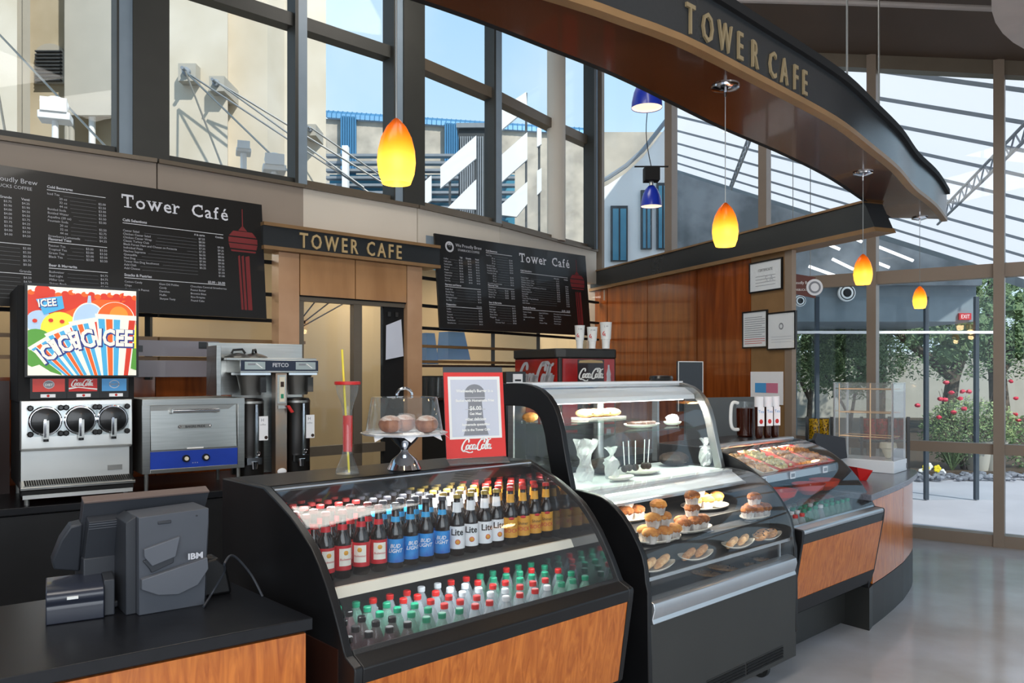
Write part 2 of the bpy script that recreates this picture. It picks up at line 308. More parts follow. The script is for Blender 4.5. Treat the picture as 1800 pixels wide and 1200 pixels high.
# ------------------------------------------------------------------ objects
def tag(o, label=None, cat=None, group=None, kind=None):
    if label: o['label'] = label
    if cat: o['category'] = cat
    if group: o['group'] = group
    if kind: o['kind'] = kind
    return o
def thing(name, label, cat, loc=(0, 0, 0), rz=0, group=None):
    o = bpy.data.objects.new(name, None); C.objects.link(o); o.location = loc; o.rotation_euler = (0, 0, rz); o.empty_display_size = .1
    return tag(o, label, cat, group)
KIDS = {}
def dup(root, loc, rz=0, label=None, group=None, scale=None):
    def cp(o, par):
        c = o.copy(); C.objects.link(c)
        if par: c.parent = par
        if o not in KIDS: KIDS[o] = [q for q in C.objects if q.parent == o]
        for ch in KIDS[o]: cp(ch, c)
        return c
    r = cp(root, None); r.location = loc; r.rotation_euler = (0, 0, rz)
    if scale: r.scale = (scale,)*3
    if label: r['label'] = label
    if group: r['group'] = group
    return r
ORD = ['first', 'second', 'third', 'fourth', 'fifth', 'sixth', 'seventh', 'eighth', 'ninth', 'tenth', 'eleventh', 'twelfth', 'thirteenth', 'fourteenth', 'fifteenth', 'sixteenth', 'seventeenth', 'eighteenth', 'nineteenth', 'twentieth', 'twenty-first', 'twenty-second', 'twenty-third', 'twenty-fourth']
def struct(o): o['kind'] = 'structure'; return o
# survey frames: rows of furniture run along straight lines on the floor plan
AC, AB, AP = math.radians(43), math.radians(36), math.radians(37)
OC, OB, OP = (-.472, 2.382), (-2.81, 4.375), (-.61, 2.442)
def fr(O, A, a, v, z=0): return (O[0]+a*math.cos(A)-v*math.sin(A), O[1]+a*math.sin(A)+v*math.cos(A), z)
# ================================================================== the building
def X(px, Y): return (px-900)/1400*Y
def Z(py, Y): return 1.65-(py-655)*Y/1400
W = [(-6.67, 2.99), (-2.66, 5.91), (-1.80, 6.70), (-.95, 7.50), (-.20, 8.44), (.545, 9.56), (1.0, 10.18)]
GD = (.818, -.575); GN = (.575, .818)
def G(k, t=0): return (1.0+1.118*.818*k+.575*t, 10.18-1.118*.575*k+.818*t)
def wallseg(a, b, z0, z1, t, m, mb=None, off=0, i0=0, i1=0):
    """upright slab from plan point a to b; off shifts it towards the camera side"""
    mb = mb or MB(); dx, dy = b[0]-a[0], b[1]-a[1]; l = math.hypot(dx, dy); dx /= l; dy /= l; nx, ny = dy, -dx
    a = (a[0]+dx*i0+nx*off, a[1]+dy*i0+ny*off); b = (b[0]-dx*i1+nx*off, b[1]-dy*i1+ny*off)
    mb.prism([a, b, (b[0]-nx*t, b[1]-ny*t), (a[0]-nx*t, a[1]-ny*t)], 'z', z0, z1, m); return mb

fl = MB().prism([(-8, -5), (9.5, -5), G(8), G(0)] + W[::-1] + [(-8, 2.2)], 'z', -.1, 0, 'floor_concrete'); struct(fl.build('floor', smooth=False))
# ceiling: a low slope over the glazed corner, a flat part over the counter
H0 = lambda k: 5.81-.3045*k
ce = MB(); A0, A1 = G(-.2), G(9); B0, B1 = G(-.2, -9), G(9, -9)
V = [(*A0, H0(-.2)), (*A1, H0(9)), (*B1, H0(9)+1.6), (*B0, H0(-.2)+.5)]
ce.add(V+[(x, y, z+.12) for x, y, z in V], [(0, 1, 2, 3), (7, 6, 5, 4), (0, 4, 5, 1), (1, 5, 6, 2), (2, 6, 7, 3), (3, 7, 4, 0)], 'ceiling')
ce.prism([(-8, -5), (4.5, -5), (4.0, 4.0), (1.2, 10.3), (-2.8, 6.2), (-8, 2.6)], 'z', 6.52, 6.62, 'ceiling')
struct(ce.build('ceiling', smooth=False))
# front (behind the camera) and left side: solid lower parts, open glazing above
struct(MB().box(-8, 9.5, -5.1, -5, 0, .5, 'spandrel').box(-8, 9.5, -5.1, -5, 4.6, 6.5, 'ceiling').build('wall_front', smooth=False))
struct(MB().box(-8.1, -8, -5, 2.6, 0, 6.5, 'spandrel').build('wall_left', smooth=False))
mb = MB()
for x in (-8, -5, -2, 1, 4, 7, 9.4): mb.box(x, x+.12, -5.1, -4.98, .5, 4.6, 'mullion_dark')
struct(mb.build('trim_1', smooth=False))

# window wall above and behind the back counter
names = 0
posts = {1: ('big', .25), 2: ('small', .085), 3: ('big', .25), 4: ('small', .11), 5: ('round', .20), 6: ('small', .12)}
for i in range(len(W)-1):
    a, b = W[i], W[i+1]
    root = thing('window_%d' % (i+1), None, None, (0, 0, 0)); del_keys = [k for k in ('category', 'label') if k in root]; struct(root)
    wallseg(a, b, 3.26, 6.5, .012, 'window_glass', off=.0).build('pane', root, smooth=False)
    mb = wallseg(a, b, 3.20, 3.27, .14, 'mullion_dark' if i < 2 else 'bronze', off=.05)
    wallseg(a, b, 4.53, 4.64, .13, 'mullion_dark' if i < 3 else 'bronze', mb, off=.05)
    mb.build('window_frame', root, smooth=False)
    if i != 2 : wallseg(a, b, 1.62, 2.78, .012, 'window_glass').build('lower_pane', root, smooth=False)
    else: wallseg(a, b, .1, 2.78, .012, 'window_glass').build('lower_pane', root, smooth=False)
mb = MB()
for i in range(len(W)-1):
    wallseg(W[i], W[i+1], 2.78, 3.20, .12, 'spandrel' if i < 2 else 'spandrel_light', mb, off=.09)  # paler copy towards the right puts the window light into the colour
    wallseg(W[i], W[i+1], 3.185, 3.215, .16, 'bronze', mb, off=.12)
    if i != 2: wallseg(W[i], W[i+1], 0, 1.62, .1, 'wood_red' if i < 2 else 'charcoal', mb, off=.05)
    wallseg(W[i], W[i+1], 6.2, 6.55, .2, 'ceiling', mb, off=.1)
struct(mb.build('wall_back', smooth=False))
mb = MB()      # dark rails across the lower openings
for i in (0, 1, 3, 4, 5):
    for z in (1.755, 1.90, 2.07, 2.28, 2.54): wallseg(W[i], W[i+1], z-.013, z+.013, .05, 'tan_trim' if z < 2 else 'matte_black', mb, off=.13)
for x, y in ((-2.66, 5.91), (-1.80, 6.70), (-.2, 8.44), (.3, 9.19)): mb.box(x-.02, x+.02, y-.1, y-.06, 1.6, 2.78, 'mullion_dark')
struct(mb.build('trim_2', smooth=False))
for i, (kind, wd) in posts.items():
    x, y = W[i]; mb = MB(); an = math.atan2(W[i][1]-W[i-1][1], W[i][0]-W[i-1][0])+.05
    M = Matrix.Translation((x, y, 0)) @ Matrix.Rotation(an, 4, 'Z')
    if kind == 'round':
        mb.lathe([(wd/2+.01, 3.21), (wd/2+.01, 6.5)], (x-.02, y-.12, 0), 24, 'spandrel_light')  # sunlight on the column is put into its pale colour
    elif kind == 'big':
        mb.box(-wd/2-.04, wd/2-.04, -.10, .06, 3.2, 6.5, 'mullion_dark', M)
        mb.box(-wd/2-.13, -wd/2-.04, -.085, .08, 3.2, 6.5, 'mullion_grey', M)  # grey strip paints the lit side of the dark post
        mb.box(-wd/2-.145, -wd/2-.13, -.09, .08, 3.2, 6.5, 'mullion_dark', M)
    else:
        mb.box(-wd/2, wd/2, -.075, .04, 3.2, 6.5, 'mullion_grey', M); mb.box(-wd/2-.03, -wd/2, -.08, .05, 3.2, 6.5, 'mullion_dark', M)  # light on the mullion face is put into the grey
    if i == 6:
        mb.box(.09, .16, -.12, .1, 0, 6.3, 'mullion_tan', M); mb.box(-.16, -.10, -.14, .0, 3.2, 6.4, 'mullion_dark', M)
    o = mb.build('trim_%d' % (i+2), smooth=True, ang=40); struct(o)

# glazed side: tall mullions, two rails, sill
def gM(k, t=0): x, y = G(k, t); return Matrix.Translation((x, y, 0)) @ Matrix.Rotation(math.atan2(GD[1], GD[0]), 4, 'Z')
mb = MB()
for k in range(1, 9):
    mb.box(-.045, .045, -.11, .06, 0, H0(k)+.02, 'mullion_tan', gM(k))
M = gM(0)
mb.box(1.118*.2, 1.118*8, -.06, .05, 2.56, 2.69, 'mullion_tan', M); mb.box(1.118*.2, 1.118*8, -.06, .05, .87, .97, 'mullion_tan', M)
mb.box(1.118*.2, 1.118*8, -.09, .06, 0, .11, 'mullion_tan', M)
V = []
for k in (0, 8):
    for dt in (-.09, .07):
        for dz in (-.12, .05): x, y = G(k, dt); V.append((x, y, H0(k)+dz))
mb.add(V, [(0, 1, 3, 2), (4, 6, 7, 5), (0, 4, 5, 1), (2, 3, 7, 6), (0, 2, 6, 4), (1, 5, 7, 3)], 'bronze')
r = thing('window_7', None, None, (0, 0, 0)); struct(r)
mb.build('window_frame', r, smooth=False)
V = []
for k in (0, 8):
    for dt in (.0, .012):
        x, y = G(k, dt); V += [(x, y, .05), (x, y, H0(k)-.02)]
MB().add(V, [(0, 1, 5, 4), (2, 6, 7, 3)], 'window_glass').build('pane', r, smooth=False)
# pale ring of a dropped ceiling in the right corner
struct(MB().lathe([(1.95, 0), (1.95, .5)], (4.2, 3.2, 3.6), 64, 'bulkhead').build('trim_9'))
mb = MB(); mb.tube([(X(1150, 6.4), 6.4, Z(-4, 6.4)), (X(1500, 6.1), 6.1, Z(5, 6.1)), (X(1760, 5.9), 5.9, Z(16, 5.9))], .022, 8, 'bulkhead'); struct(mb.build('trim_10'))

# wood wall on the right of the back corner
OW = (1.03, 10.34); AW = math.atan2(-4.31, 1.67)
MW = Matrix.Translation((*OW, 0)) @ Matrix.Rotation(AW, 4, 'Z')
mb = MB()
for s0, s1, m in [(0.0, .43, 'wood_red'), (.45, 1.395, 'wood_red'), (1.407, 2.367, 'wood_red'), (2.38, 3.225, 'wood_red'), (3.235, 3.70, 'bronze_wood')]:
    mb.box(s0, s1, .0, .03, 0, 2.70, 'wood_red' if m == 'wood_red' else 'tan_trim', MW)
mb.box(0, 3.70, .02, .04, 0, 2.7, 'matte_black', MW); mb.box(3.70, 3.79, -.01, .035, 0, 2.70, 'mullion_tan', MW)
struct(mb.build('wall_right', smooth=False))
mb = MB()          # the dark beam over it, its free end cut on a slant under the canopy
def beam(s_top, s_bot, z0, z1, y0, y1, m):
    V = [(0, y, z) for y in (y0, y1) for z in (z0, z1)] + [(s_bot if z == z0 else s_top, y, z) for y in (y0, y1) for z in (z0, z1)]
    mb.add(V, [(0, 1, 3, 2), (4, 6, 7, 5), (0, 4, 5, 1), (2, 3, 7, 6), (0, 2, 6, 4), (1, 5, 7, 3)], m, MW)
beam(4.62, 4.72, 2.735, 2.935, -.04, .14, 'slate'); beam(4.60, 4.62, 2.935, 2.952, -.055, .16, 'tan_trim'); beam(4.72, 4.74, 2.70, 2.735, -.05, .15, 'tan_trim')
struct(mb.build('trim_11', smooth=False))

# service door framed in pale wood behind the counter
OD = (-1.436, 6.7); MD = Matrix.Translation((*OD, 0)) @ Matrix.Rotation(AC, 4, 'Z')
r = thing('door_1', None, None, (0, 0, 0)); struct(r)
mb = MB()
for s0, s1 in ((-.565, -.387), (.677, .841)): mb.box(s0, s1, 0, .12, 0, 2.61, 'wood_light', MD)
for s0, s1 in ((-.377, .132), (.142, .667)): mb.box(s0, s1, 0, .12, 2.28, 2.61, 'wood_tan', MD)
mb.box(-.39, .68, .02, .14, 2.27, 2.6, 'matte_black', MD)
mb.build('door_frame', r, smooth=False)
MB().box(-.377, .67, .03, .09, 2.235, 2.28, 'bronze', MD).box(.139, .223, .03, .09, 0, 2.24, 'bronze', MD).box(-.377, -.33, .03, .09, 0, 2.24, 'bronze', MD).box(-.33, .139, .04, .08, 0, .10, 'bronze', MD).box(-.33, .46, .03, .09, .96, 1.04, 'bronze', MD).build('mullion', r, smooth=False)
MB().box(-.33, .139, .055, .065, .1, 2.24, 'window_glass', MD).box(.223, .457, .055, .065, .1, 2.24, 'window_glass', MD).build('pane', r, smooth=False)
MB().box(.457, .672, .05, .10, 0, 2.24, 'matte_black', MD).box(.49, .52, .03, .05, 2.15, 2.19, 'charcoal', MD).box(.57, .60, .03, .05, 2.15, 2.19, 'charcoal', MD).build('side_panel', r, smooth=False)
s = thing('entrance_sign', 'long black sign band with tan letters TOWER CAFE over the pale wood service door', 'sign', (*OD, 0), AC)
MB().box(-.72, 1.005, -.05, .16, 2.64, 2.795, 'slate').build('board', s, smooth=False)
MB().box(-.72, 1.005, -.065, .17, 2.795, 2.822, 'tan_trim').box(-.72, 1.005, -.065, .17, 2.612, 2.64, 'tan_trim').build('edge_trim', s, smooth=False)
mb = MB(); text(mb, 'TOWER CAFE', FRONT(-.415, -.05, 2.655), .17, 'letter_tan', sx=.72, ext=.006, bold=.002, sp=1.42); mb.build('lettering', s)

# canopy: curved band over the customers, letters on its outer face
inn = [(-1.35, 2.05), (-.80, 2.42), (-.308, 2.779), (-.07, 2.974), (.136, 3.165), (.502, 3.514), (1.111, 4.203), (1.567, 4.667), (2.11, 5.275), (2.717, 6.067), (3.193, 6.691)]
out = [(-1.0, 2.02), (-.45, 2.38), (.198, 2.779), (.43, 2.945), (.661, 3.12), (1.085, 3.534), (1.636, 4.09), (2.015, 4.55), (2.42, 5.06), (2.8, 5.6), (3.22, 6.13), (3.645, 6.741)]
inn = cr_smooth(inn, 4); out = cr_smooth(out, 4)
def resample(P, n):
    L_ = [0]
    for i in range(1, len(P)): L_.append(L_[-1]+math.dist(P[i], P[i-1]))
    R = []
    for k in range(n):
        t = L_[-1]*k/(n-1); i = 0
        while i < len(P)-2 and L_[i+1] < t: i += 1
        f = (t-L_[i])/((L_[i+1]-L_[i]) or 1); R.append((P[i][0]+(P[i+1][0]-P[i][0])*f, P[i][1]+(P[i+1][1]-P[i][1])*f))
    return R, L_[-1]
N = 49; inn, _ = resample(inn, N); out, LO = resample(out, N)
cz = 2.95
def strip(P, Q, z0, z1, m, mb):
    V = [(*p, z0) for p in P] + [(*q, z0) for q in Q] + [(*p, z1) for p in P] + [(*q, z1) for q in Q]; n = len(P); F = []
    for i in range(n-1): F += [(i, i+1, n+i+1, n+i), (2*n+i, 3*n+i, 3*n+i+1, 2*n+i+1), (i, 2*n+i, 2*n+i+1, i+1), (n+i, n+i+1, 3*n+i+1, 3*n+i)]
    F += [(0, n, 3*n, 2*n), (n-1, 3*n-1, 4*n-1, 2*n-1)]; return mb.add(V, F, m)
def offs(P, d):
    R = []
    for i in range(len(P)):
        a = P[max(0, i-1)]; b = P[min(len(P)-1, i+1)]; dx, dy = b[0]-a[0], b[1]-a[1]; l = math.hypot(dx, dy); R.append((P[i][0]+dy/l*d, P[i][1]-dx/l*d))
    return R
s = thing('canopy', 'curved red-brown soffit band with dark outer fascia hanging over the display cases', 'canopy', (0, 0, 0))
strip(inn, out, cz, cz+.03, 'wood_soffit', MB()).build('soffit', s)
fa = strip(out, offs(out, .03), cz+.005, cz+.205, 'slate', MB()); strip(offs(out, -.02), offs(out, .055), cz+.205, cz+.245, 'matte_black', fa); fa.build('fascia', s)
strip(offs(out, -.01), offs(out, .036), cz-.022, cz+.006, 'tan_trim', MB()).build('edge_trim', s)
strip(offs(inn, -.03), inn, cz, cz+.24, 'matte_black', MB()).build('inner_edge', s)
# letters follow the outer face
mb = MB(); txt = 'TOWER CAFE'; FO = offs(out, .031)
def at_px(px):
    for i in range(N-1):
        a, b = FO[i], FO[i+1]; pa = 900+1400*a[0]/a[1]; pb = 900+1400*b[0]/b[1]
        if pa <= px <= pb:
            f = (px-pa)/(pb-pa); return (a[0]+(b[0]-a[0])*f, a[1]+(b[1]-a[1])*f), (b[0]-a[0], b[1]-a[1])
for ch, px in zip('TOWERCAFE', (1203, 1231, 1260, 1293, 1318, 1349, 1370, 1392, 1408)):
    p, d = at_px(px); text(mb, ch, plane_M((*p, cz+.020), (*d, 0), (0, 0, 1)), .168, 'letter_dim', sx=.60, ext=.005, bold=.001)
mb.build('lettering', s)
mb = MB()
for px, py in ((1489, 175), (1545, 222)):
    Y = 4.45 if px < 1500 else 5.0; x = X(px, Y); mb.cyl((x, Y, cz+.2), (x, Y, 5.3), .006, n=6, mat='steel_dull')
mb.build('hanging_rod', s)

# added beige wall standing in for the warmly lit tower base
mb = MB(); VW = [(-6.9, 5.0), (-3.0, 7.9), (-1.6, 9.2), (-.6, 10.6), (.2, 11.8), (.9, 12.6), (1.9, 12.9)]
for a_, b_ in zip(VW[:-1], VW[1:]): wallseg(a_, b_, -.1, 2.95, .15, 'vestibule', mb)
struct(mb.build('wall_standin', smooth=False))
for k, (p_, q_) in enumerate((((524, 7.9, 568), (557, 7.9, 526)), ((524, 7.9, 574), (586, 8.2, 526)), ((524, 7.9, 578), (610, 8.4, 530)))):
    a_ = (X(p_[0], p_[1]), p_[1], Z(p_[2], p_[1])); b_ = (X(q_[0], q_[1]), q_[1], Z(q_[2], q_[1])); t = MB().cyl((0, 0, 0), tuple(Vector(b_)-Vector(a_)), .007, n=6, mat='choc').build('passage_cable', None, a_)
    tag(t, 'thin dark cable behind the service door glass, %s of three' % ['steepest', 'middle', 'lowest'][k], 'cable', 'cables behind the service door')
for x_, y_, e_ in ((-3.4, 6.9, 17), (-1.2, 8.6, 20), (.2, 10.0, 20)): lamp('passage_fill', 'AREA', (x_, y_, 2.9), e_, (1, .9, .75), 1.2, .5)  # fill lamps added to light the beige wall behind the openings
# ================================================================== outdoors
struct(MB().box(-60, 70, -40, 90, -.16, -.11, 'pavement').build('ground', smooth=False))
# observation-tower shaft close outside the left windows
tw = thing('tower_shaft', 'pale ribbed concrete shaft of a tall tower just outside the left windows', 'tower', (-4.5, 12.5, -.1))
TO = Vector((-4.5, 12.5, -.1))
def tmb(): return MB(Matrix.Translation(-TO))
def prism_px(mb, pts, depth, zs, m):   # plan points given as (horizontal survey reading, distance)
    P = [(X(px, Y), Y) for px, Y in pts]; Q = [(x*(y+depth)/y, y+depth) for x, y in P[::-1]]
    mb.prism([(x-TO[0], y-TO[1]) for x, y in P+Q], 'z', zs[0], zs[1], m)
mb = MB(); prism_px(mb, [(-500, 11.0), (-120, 11.5), (30, 11.6)], 1.5, (0, 22), 'concrete_light'); prism_px(mb, [(30, 12.0), (38, 12.0), (40, 12.2), (53, 12.2)], 1, (0, 22), 'concrete_grey'); mb.build('fin', tw, smooth=False)
mb = MB(); prism_px(mb, [(40, 13.0), (330, 13.0)], .5, (0, 22), 'concrete_wall'); mb.build('recess_wall', tw, smooth=False)
mb = MB(); prism_px(mb, [(285, 11.5), (400, 11.5), (401, 11.9), (470, 11.9), (500, 12.4), (520, 12.5), (573, 12.9)], 1.6, (0, 22), 'concrete_light'); mb.build('fin', tw, smooth=False)
# louvred vent with arched head
Yv = 12.97; x0, x1 = X(63, Yv), X(115, Yv); zb, zt = Z(148, Yv), Z(97, Yv); mb = MB(); cx_ = (x0+x1)/2; rr = (x1-x0)/2
P = [(x0, zb), (x1, zb)] + [(cx_+rr*math.cos(a*PI/10), zt+rr*.75*math.sin(a*PI/10)) for a in range(11)]
mb.prism([(x-TO[0], z-TO[2]) for x, z in P], 'y', Yv-TO[1]-.03, Yv-TO[1]+.05, 'concrete_grey')
for k in range(9):
    z = zb+.03+(zt-zb+.05)*k/9; mb.box(x0-TO[0]+.04, x1-TO[0]-.03, Yv-TO[1]-.10, Yv-TO[1]-.03, z-TO[2], z-TO[2]+.02, 'dark_ext')
mb.build('louvre_vent', tw, smooth=False)
Yp = 12.7; mb = MB().box(X(132, Yp)-TO[0], X(224, Yp)-TO[0], -.1, .2, Z(188, Yp)-TO[2], 20, 'concrete_grey').box(X(136, Yp)-TO[0], X(222, Yp)-TO[0], -.16, -.1, Z(215, Yp)-TO[2], Z(190, Yp)-TO[2], 'concrete_grey')
mb.M = None; mb.build('access_panel', tw, smooth=False)
mb = MB()
for px, r in ((119, .05), (126, .045), (162, .05), (232, .06)):
    mb.cyl((X(px, 12.5)-TO[0], 0, 2.4), (X(px, 12.5)-TO[0], 0, 22), r, n=10, mat='ext_white' if px == 162 else 'concrete_grey')
mb.build('downpipe', tw)
# anchor plates and stay cables
cab = []
for k, (px, py, w_, Ya) in enumerate([(330, 128, 28, 11.35), (382, 148, 24, 11.33), (546, 229, 18, 12.4)]):
    h = w_*Ya/1400/2*1.1; x, z = X(px, Ya), Z(py, Ya)
    pos = ['upper left', 'middle', 'lower right'][k]
    t = thing('anchor_plate', 'square steel cable anchor plate on the pale concrete tower, %s of three' % pos, 'anchor plate', (x, Ya, z), 0, 'cable anchors on the tower')
    MB().box(-h, h, -.03, .6, -h, h, 'concrete_grey').build('plate', t, smooth=False)
    MB().lathe([(h*.5, 0), (h*.45, .08), (h*.2, .09), (h*.2, .2)], M=Matrix.Rotation(PI/2, 4, 'X'), mat='steel_ext').build('socket', t)
    cab.append((x, Ya, z))
def cable(p, q, label):
    t = MB().cyl((0, 0, 0), tuple(Vector(q)-Vector(p)), .014, n=6, mat='steel_dull').build('stay_cable', None, loc=p); tag(t, label, 'cable', 'stay cables')
def W3(px, py, Y): return (X(px, Y), Y, Z(py, Y))
c0 = (cab[0][0]+.05, cab[0][1]-.2, cab[0][2]-.06); c1 = (cab[1][0]+.05, cab[1][1]-.2, cab[1][2]-.03); c2 = (cab[2][0]+.05, cab[2][1]-.2, cab[2][2]-.02)
cable(c0, W3(402, 322, 9.4), 'steepest thin steel cable falling from the upper left tower anchor plate')
cable(c0, W3(545, 338, 10.5), 'second steel cable running right from the upper left tower anchor plate')
cable(c0, W3(700, 372, 11.0), 'highest and longest steel cable from the upper left tower anchor plate')
cable(c1, W3(640, 330, 11.0), 'lower of two steel cables from the middle tower anchor plate')
cable(c1, W3(720, 350, 11.5), 'upper of two steel cables from the middle tower anchor plate')
cable(c2, W3(700, 330, 12.5), 'steel cable from the lower right tower anchor plate beside the amber pendant')
cable(W3(-30, 30, 11), W3(212, 285, 9.2), 'long steel cable crossing the upper left window in front of the vent')
cable(W3(-5, 150, 10.5), W3(12, 250, 9), 'short steel cable at the left edge of the leftmost window')
for px, py, sc, lab in ((97, 197, 1.0, 'white exterior floodlight on a post below the arched vent'), (232, 205, .95, 'white exterior floodlight on a post beside the dark left window post'), (482, 290, .78, 'white exterior floodlight below the tower anchor plates'), (428, 262, .5, 'small white exterior floodlight high against the pale tower, left of a larger one')):
    Yf = 9.2; x, z = X(px, Yf), Z(py, Yf)
    t = thing('floodlight', lab, 'floodlight', (x, Yf, -.1), .35, 'floodlights outside the left windows')
    q = .30*sc; zz = z+.1
    MB().box(-q*.55, q*.55, -.1, .15, zz-q*.35, zz-q*.05, 'ext_white').build('bracket', t, bevel=.01)
    MB().ball((0, 0, zz+q*.25), q*.48, 16, 'ext_white', (1, .7, .75)).box(-q*.45, q*.45, -.12, -.06, zz-.02, zz+q*.45, 'ext_white').build('lamp_head', t)
    MB().cyl((0, 0, 0), (0, 0, zz-q*.3), .035, n=10, mat='ext_white').build('post', t)

# far stone building with blue standing-seam roof
BO = Vector((-2, 41, -.1)); bd = thing('stone_building', 'distant pale stone building with a blue standing seam metal roof', 'building', tuple(BO))
def far(px): t = (px-573)/(1180-573); return 40+3.8*t
def fp(px, dy=0): Y = far(px)+dy; return (X(px, far(px))-BO[0], Y-BO[1])
ZR = 14.5
mb = MB()
for a, b in ((560, 604), (626, 785), (806, 985), (985, 1190)): mb.prism([fp(a), fp(b), fp(b, 3), fp(a, 3)], 'z', 0, ZR, 'stone')
mb.build('stone_wall', bd, smooth=False)
mb = MB()
for a, b in ((560, 1060),):
    pr = [(0, ZR), (-.25, ZR), (-.2, ZR+.25), (.1, ZR+.45), (.6, ZR+.55), (3, ZR+.7), (3, ZR)]
    n = 60
    for i in range(n):
        p0 = a+(b-a)*i/n; p1 = a+(b-a)*(i+1)/n; x0, y0 = fp(p0); x1, y1 = fp(p1)
        V = [(x0, y0+q, z) for q, z in pr[1:6]] + [(x1, y1+q, z) for q, z in pr[1:6]]
        mb.add(V, [(j, j+1, 6+j, 5+j) for j in range(4)], 'roof_blue'); mb.tube([(x0, y0+q-.02, z+.01) for q, z in pr[1:6]], .02, 4, 'roof_blue')
for a, b in ((603, 627), (784, 807)):
    mb.prism([fp(a, -.3), fp(b, -.3), fp(b, 2), fp(a, 2)], 'z', 11.9, ZR+.1, 'roof_blue')
    for k in range(7): x, y = fp(a+(b-a)*k/6, -.35); mb.box(x-.04, x+.04, y-.05, y+.05, 11.9, ZR+.1, 'roof_blue')
mb.build('roof', bd, smooth=False)
for a, b in ((603, 627), (784, 807)): MB().prism([fp(a, .6), fp(b, .6), fp(b, 2), fp(a, 2)], 'z', 8, 11.95, 'teal_glass').build('window', bd, smooth=False)
# glazed stair pavilion with sunshade rails
so = thing('glazed_pavilion', 'low teal glass pavilion with horizontal grey sunshade rails before the stone building', 'building', (-5.5, 30, -.1))
MB().box(X(573, 30)+5.5, X(905, 30)+5.5, .6, 3, 0, Z(300, 30)+.1, 'teal_glass').build('glass_wall', so, smooth=False)
mb = MB()
for k in range(9): z = Z(380, 30)+.1+k*.28; mb.box(X(573, 30)+5.5, X(905, 30)+5.5, -.1, .25, z, z+.09, 'steel_ext')
mb.build('sunshade_rail', so, smooth=False)
MB().box(X(606, 30)+5.5, X(616, 30)+5.5, -.5, -.2, 0, Z(262, 30)+.1, 'ext_white').build('column', so, smooth=False)
lt = thing('louvred_tower', 'dark grey square tower with upright louvres outside the centre windows', 'tower', (X(840, 24), 24, -.1))
x0 = X(806, 24)-X(840, 24); x1 = X(868, 24)-X(840, 24)
MB().box(x0, x1, 0, 2.2, 0, Z(222, 24)+.1, 'dark_ext').build('shaft', lt, smooth=False)
mb = MB()
for k in range(11): x = x0+.05+(x1-x0)*.62*k/10; mb.box(x, x+.04, -.08, 0, 0, Z(235, 24), 'steel_ext')
mb.build('louvre', lt, smooth=False)
MB().box(x0-.06, x1+.06, -.12, 2.3, Z(226, 24)+.1, Z(218, 24)+.1, 'steel_ext').build('cap', lt, smooth=False)
scr = thing('reflection_screen', 'open steel screen carrying bright white slanted panels outside the centre windows', 'screen', (X(855, 21), 21, -.1))  # added: reflections in the window panes built as white panels on posts
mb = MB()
for px, py in ((752, 305), (835, 236), (790, 290), (925, 160), (948, 222)): mb.box(X(px, 21)-X(855, 21)-.03, X(px, 21)-X(855, 21)+.03, .12, .18, 0, Z(py, 21)+.1, 'dark_ext')  # posts added only to carry the reflection panels
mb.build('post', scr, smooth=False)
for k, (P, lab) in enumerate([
    ([(774, 293), (837, 238), (837, 278), (774, 331)], 'upper bright white slanted panel left of the thin centre window bar'),  # stands in for a reflection in the window pane
    ([(786, 366), (837, 315), (837, 368)], 'lower bright white pointed panel left of the thin centre window bar'),  # stands in for a reflection in the window pane
    ([(877, 276), (927, 232), (927, 280), (877, 324)], 'middle bright white slanted panel right of the thin centre window bar'),  # stands in for a reflection in the window pane
    ([(877, 363), (927, 319), (927, 358), (908, 381), (877, 377)], 'lowest bright white slanted panel right of the thin centre window bar'),  # stands in for a reflection in the window pane
    ([(877, 232), (877, 194), (925, 161), (927, 190)], 'topmost bright white slanted panel standing against the sky'),  # stands in for a reflection in the window pane
    ([(747, 318), (758, 308), (758, 352), (747, 360)], 'narrow white panel beside the wide centre window post'),  # stands in for a reflection in the window pane
    ([(944, 225), (952, 223), (952, 253), (944, 258)], 'upper narrow white panel left of the round column'),  # stands in for a reflection in the window pane
    ([(944, 300), (952, 295), (952, 335), (944, 343)], 'lower narrow white panel left of the round column')]):  # stands in for a reflection in the window pane
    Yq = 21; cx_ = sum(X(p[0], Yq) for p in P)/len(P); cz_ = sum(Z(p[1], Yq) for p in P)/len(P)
    o = MB().prism([(X(px, Yq)-cx_, Z(py, Yq)-cz_) for px, py in P], 'y', 0, .12, 'ext_white').build('reflection_panel', scr, (cx_-scr.location.x, 0, cz_+.1), smooth=False)
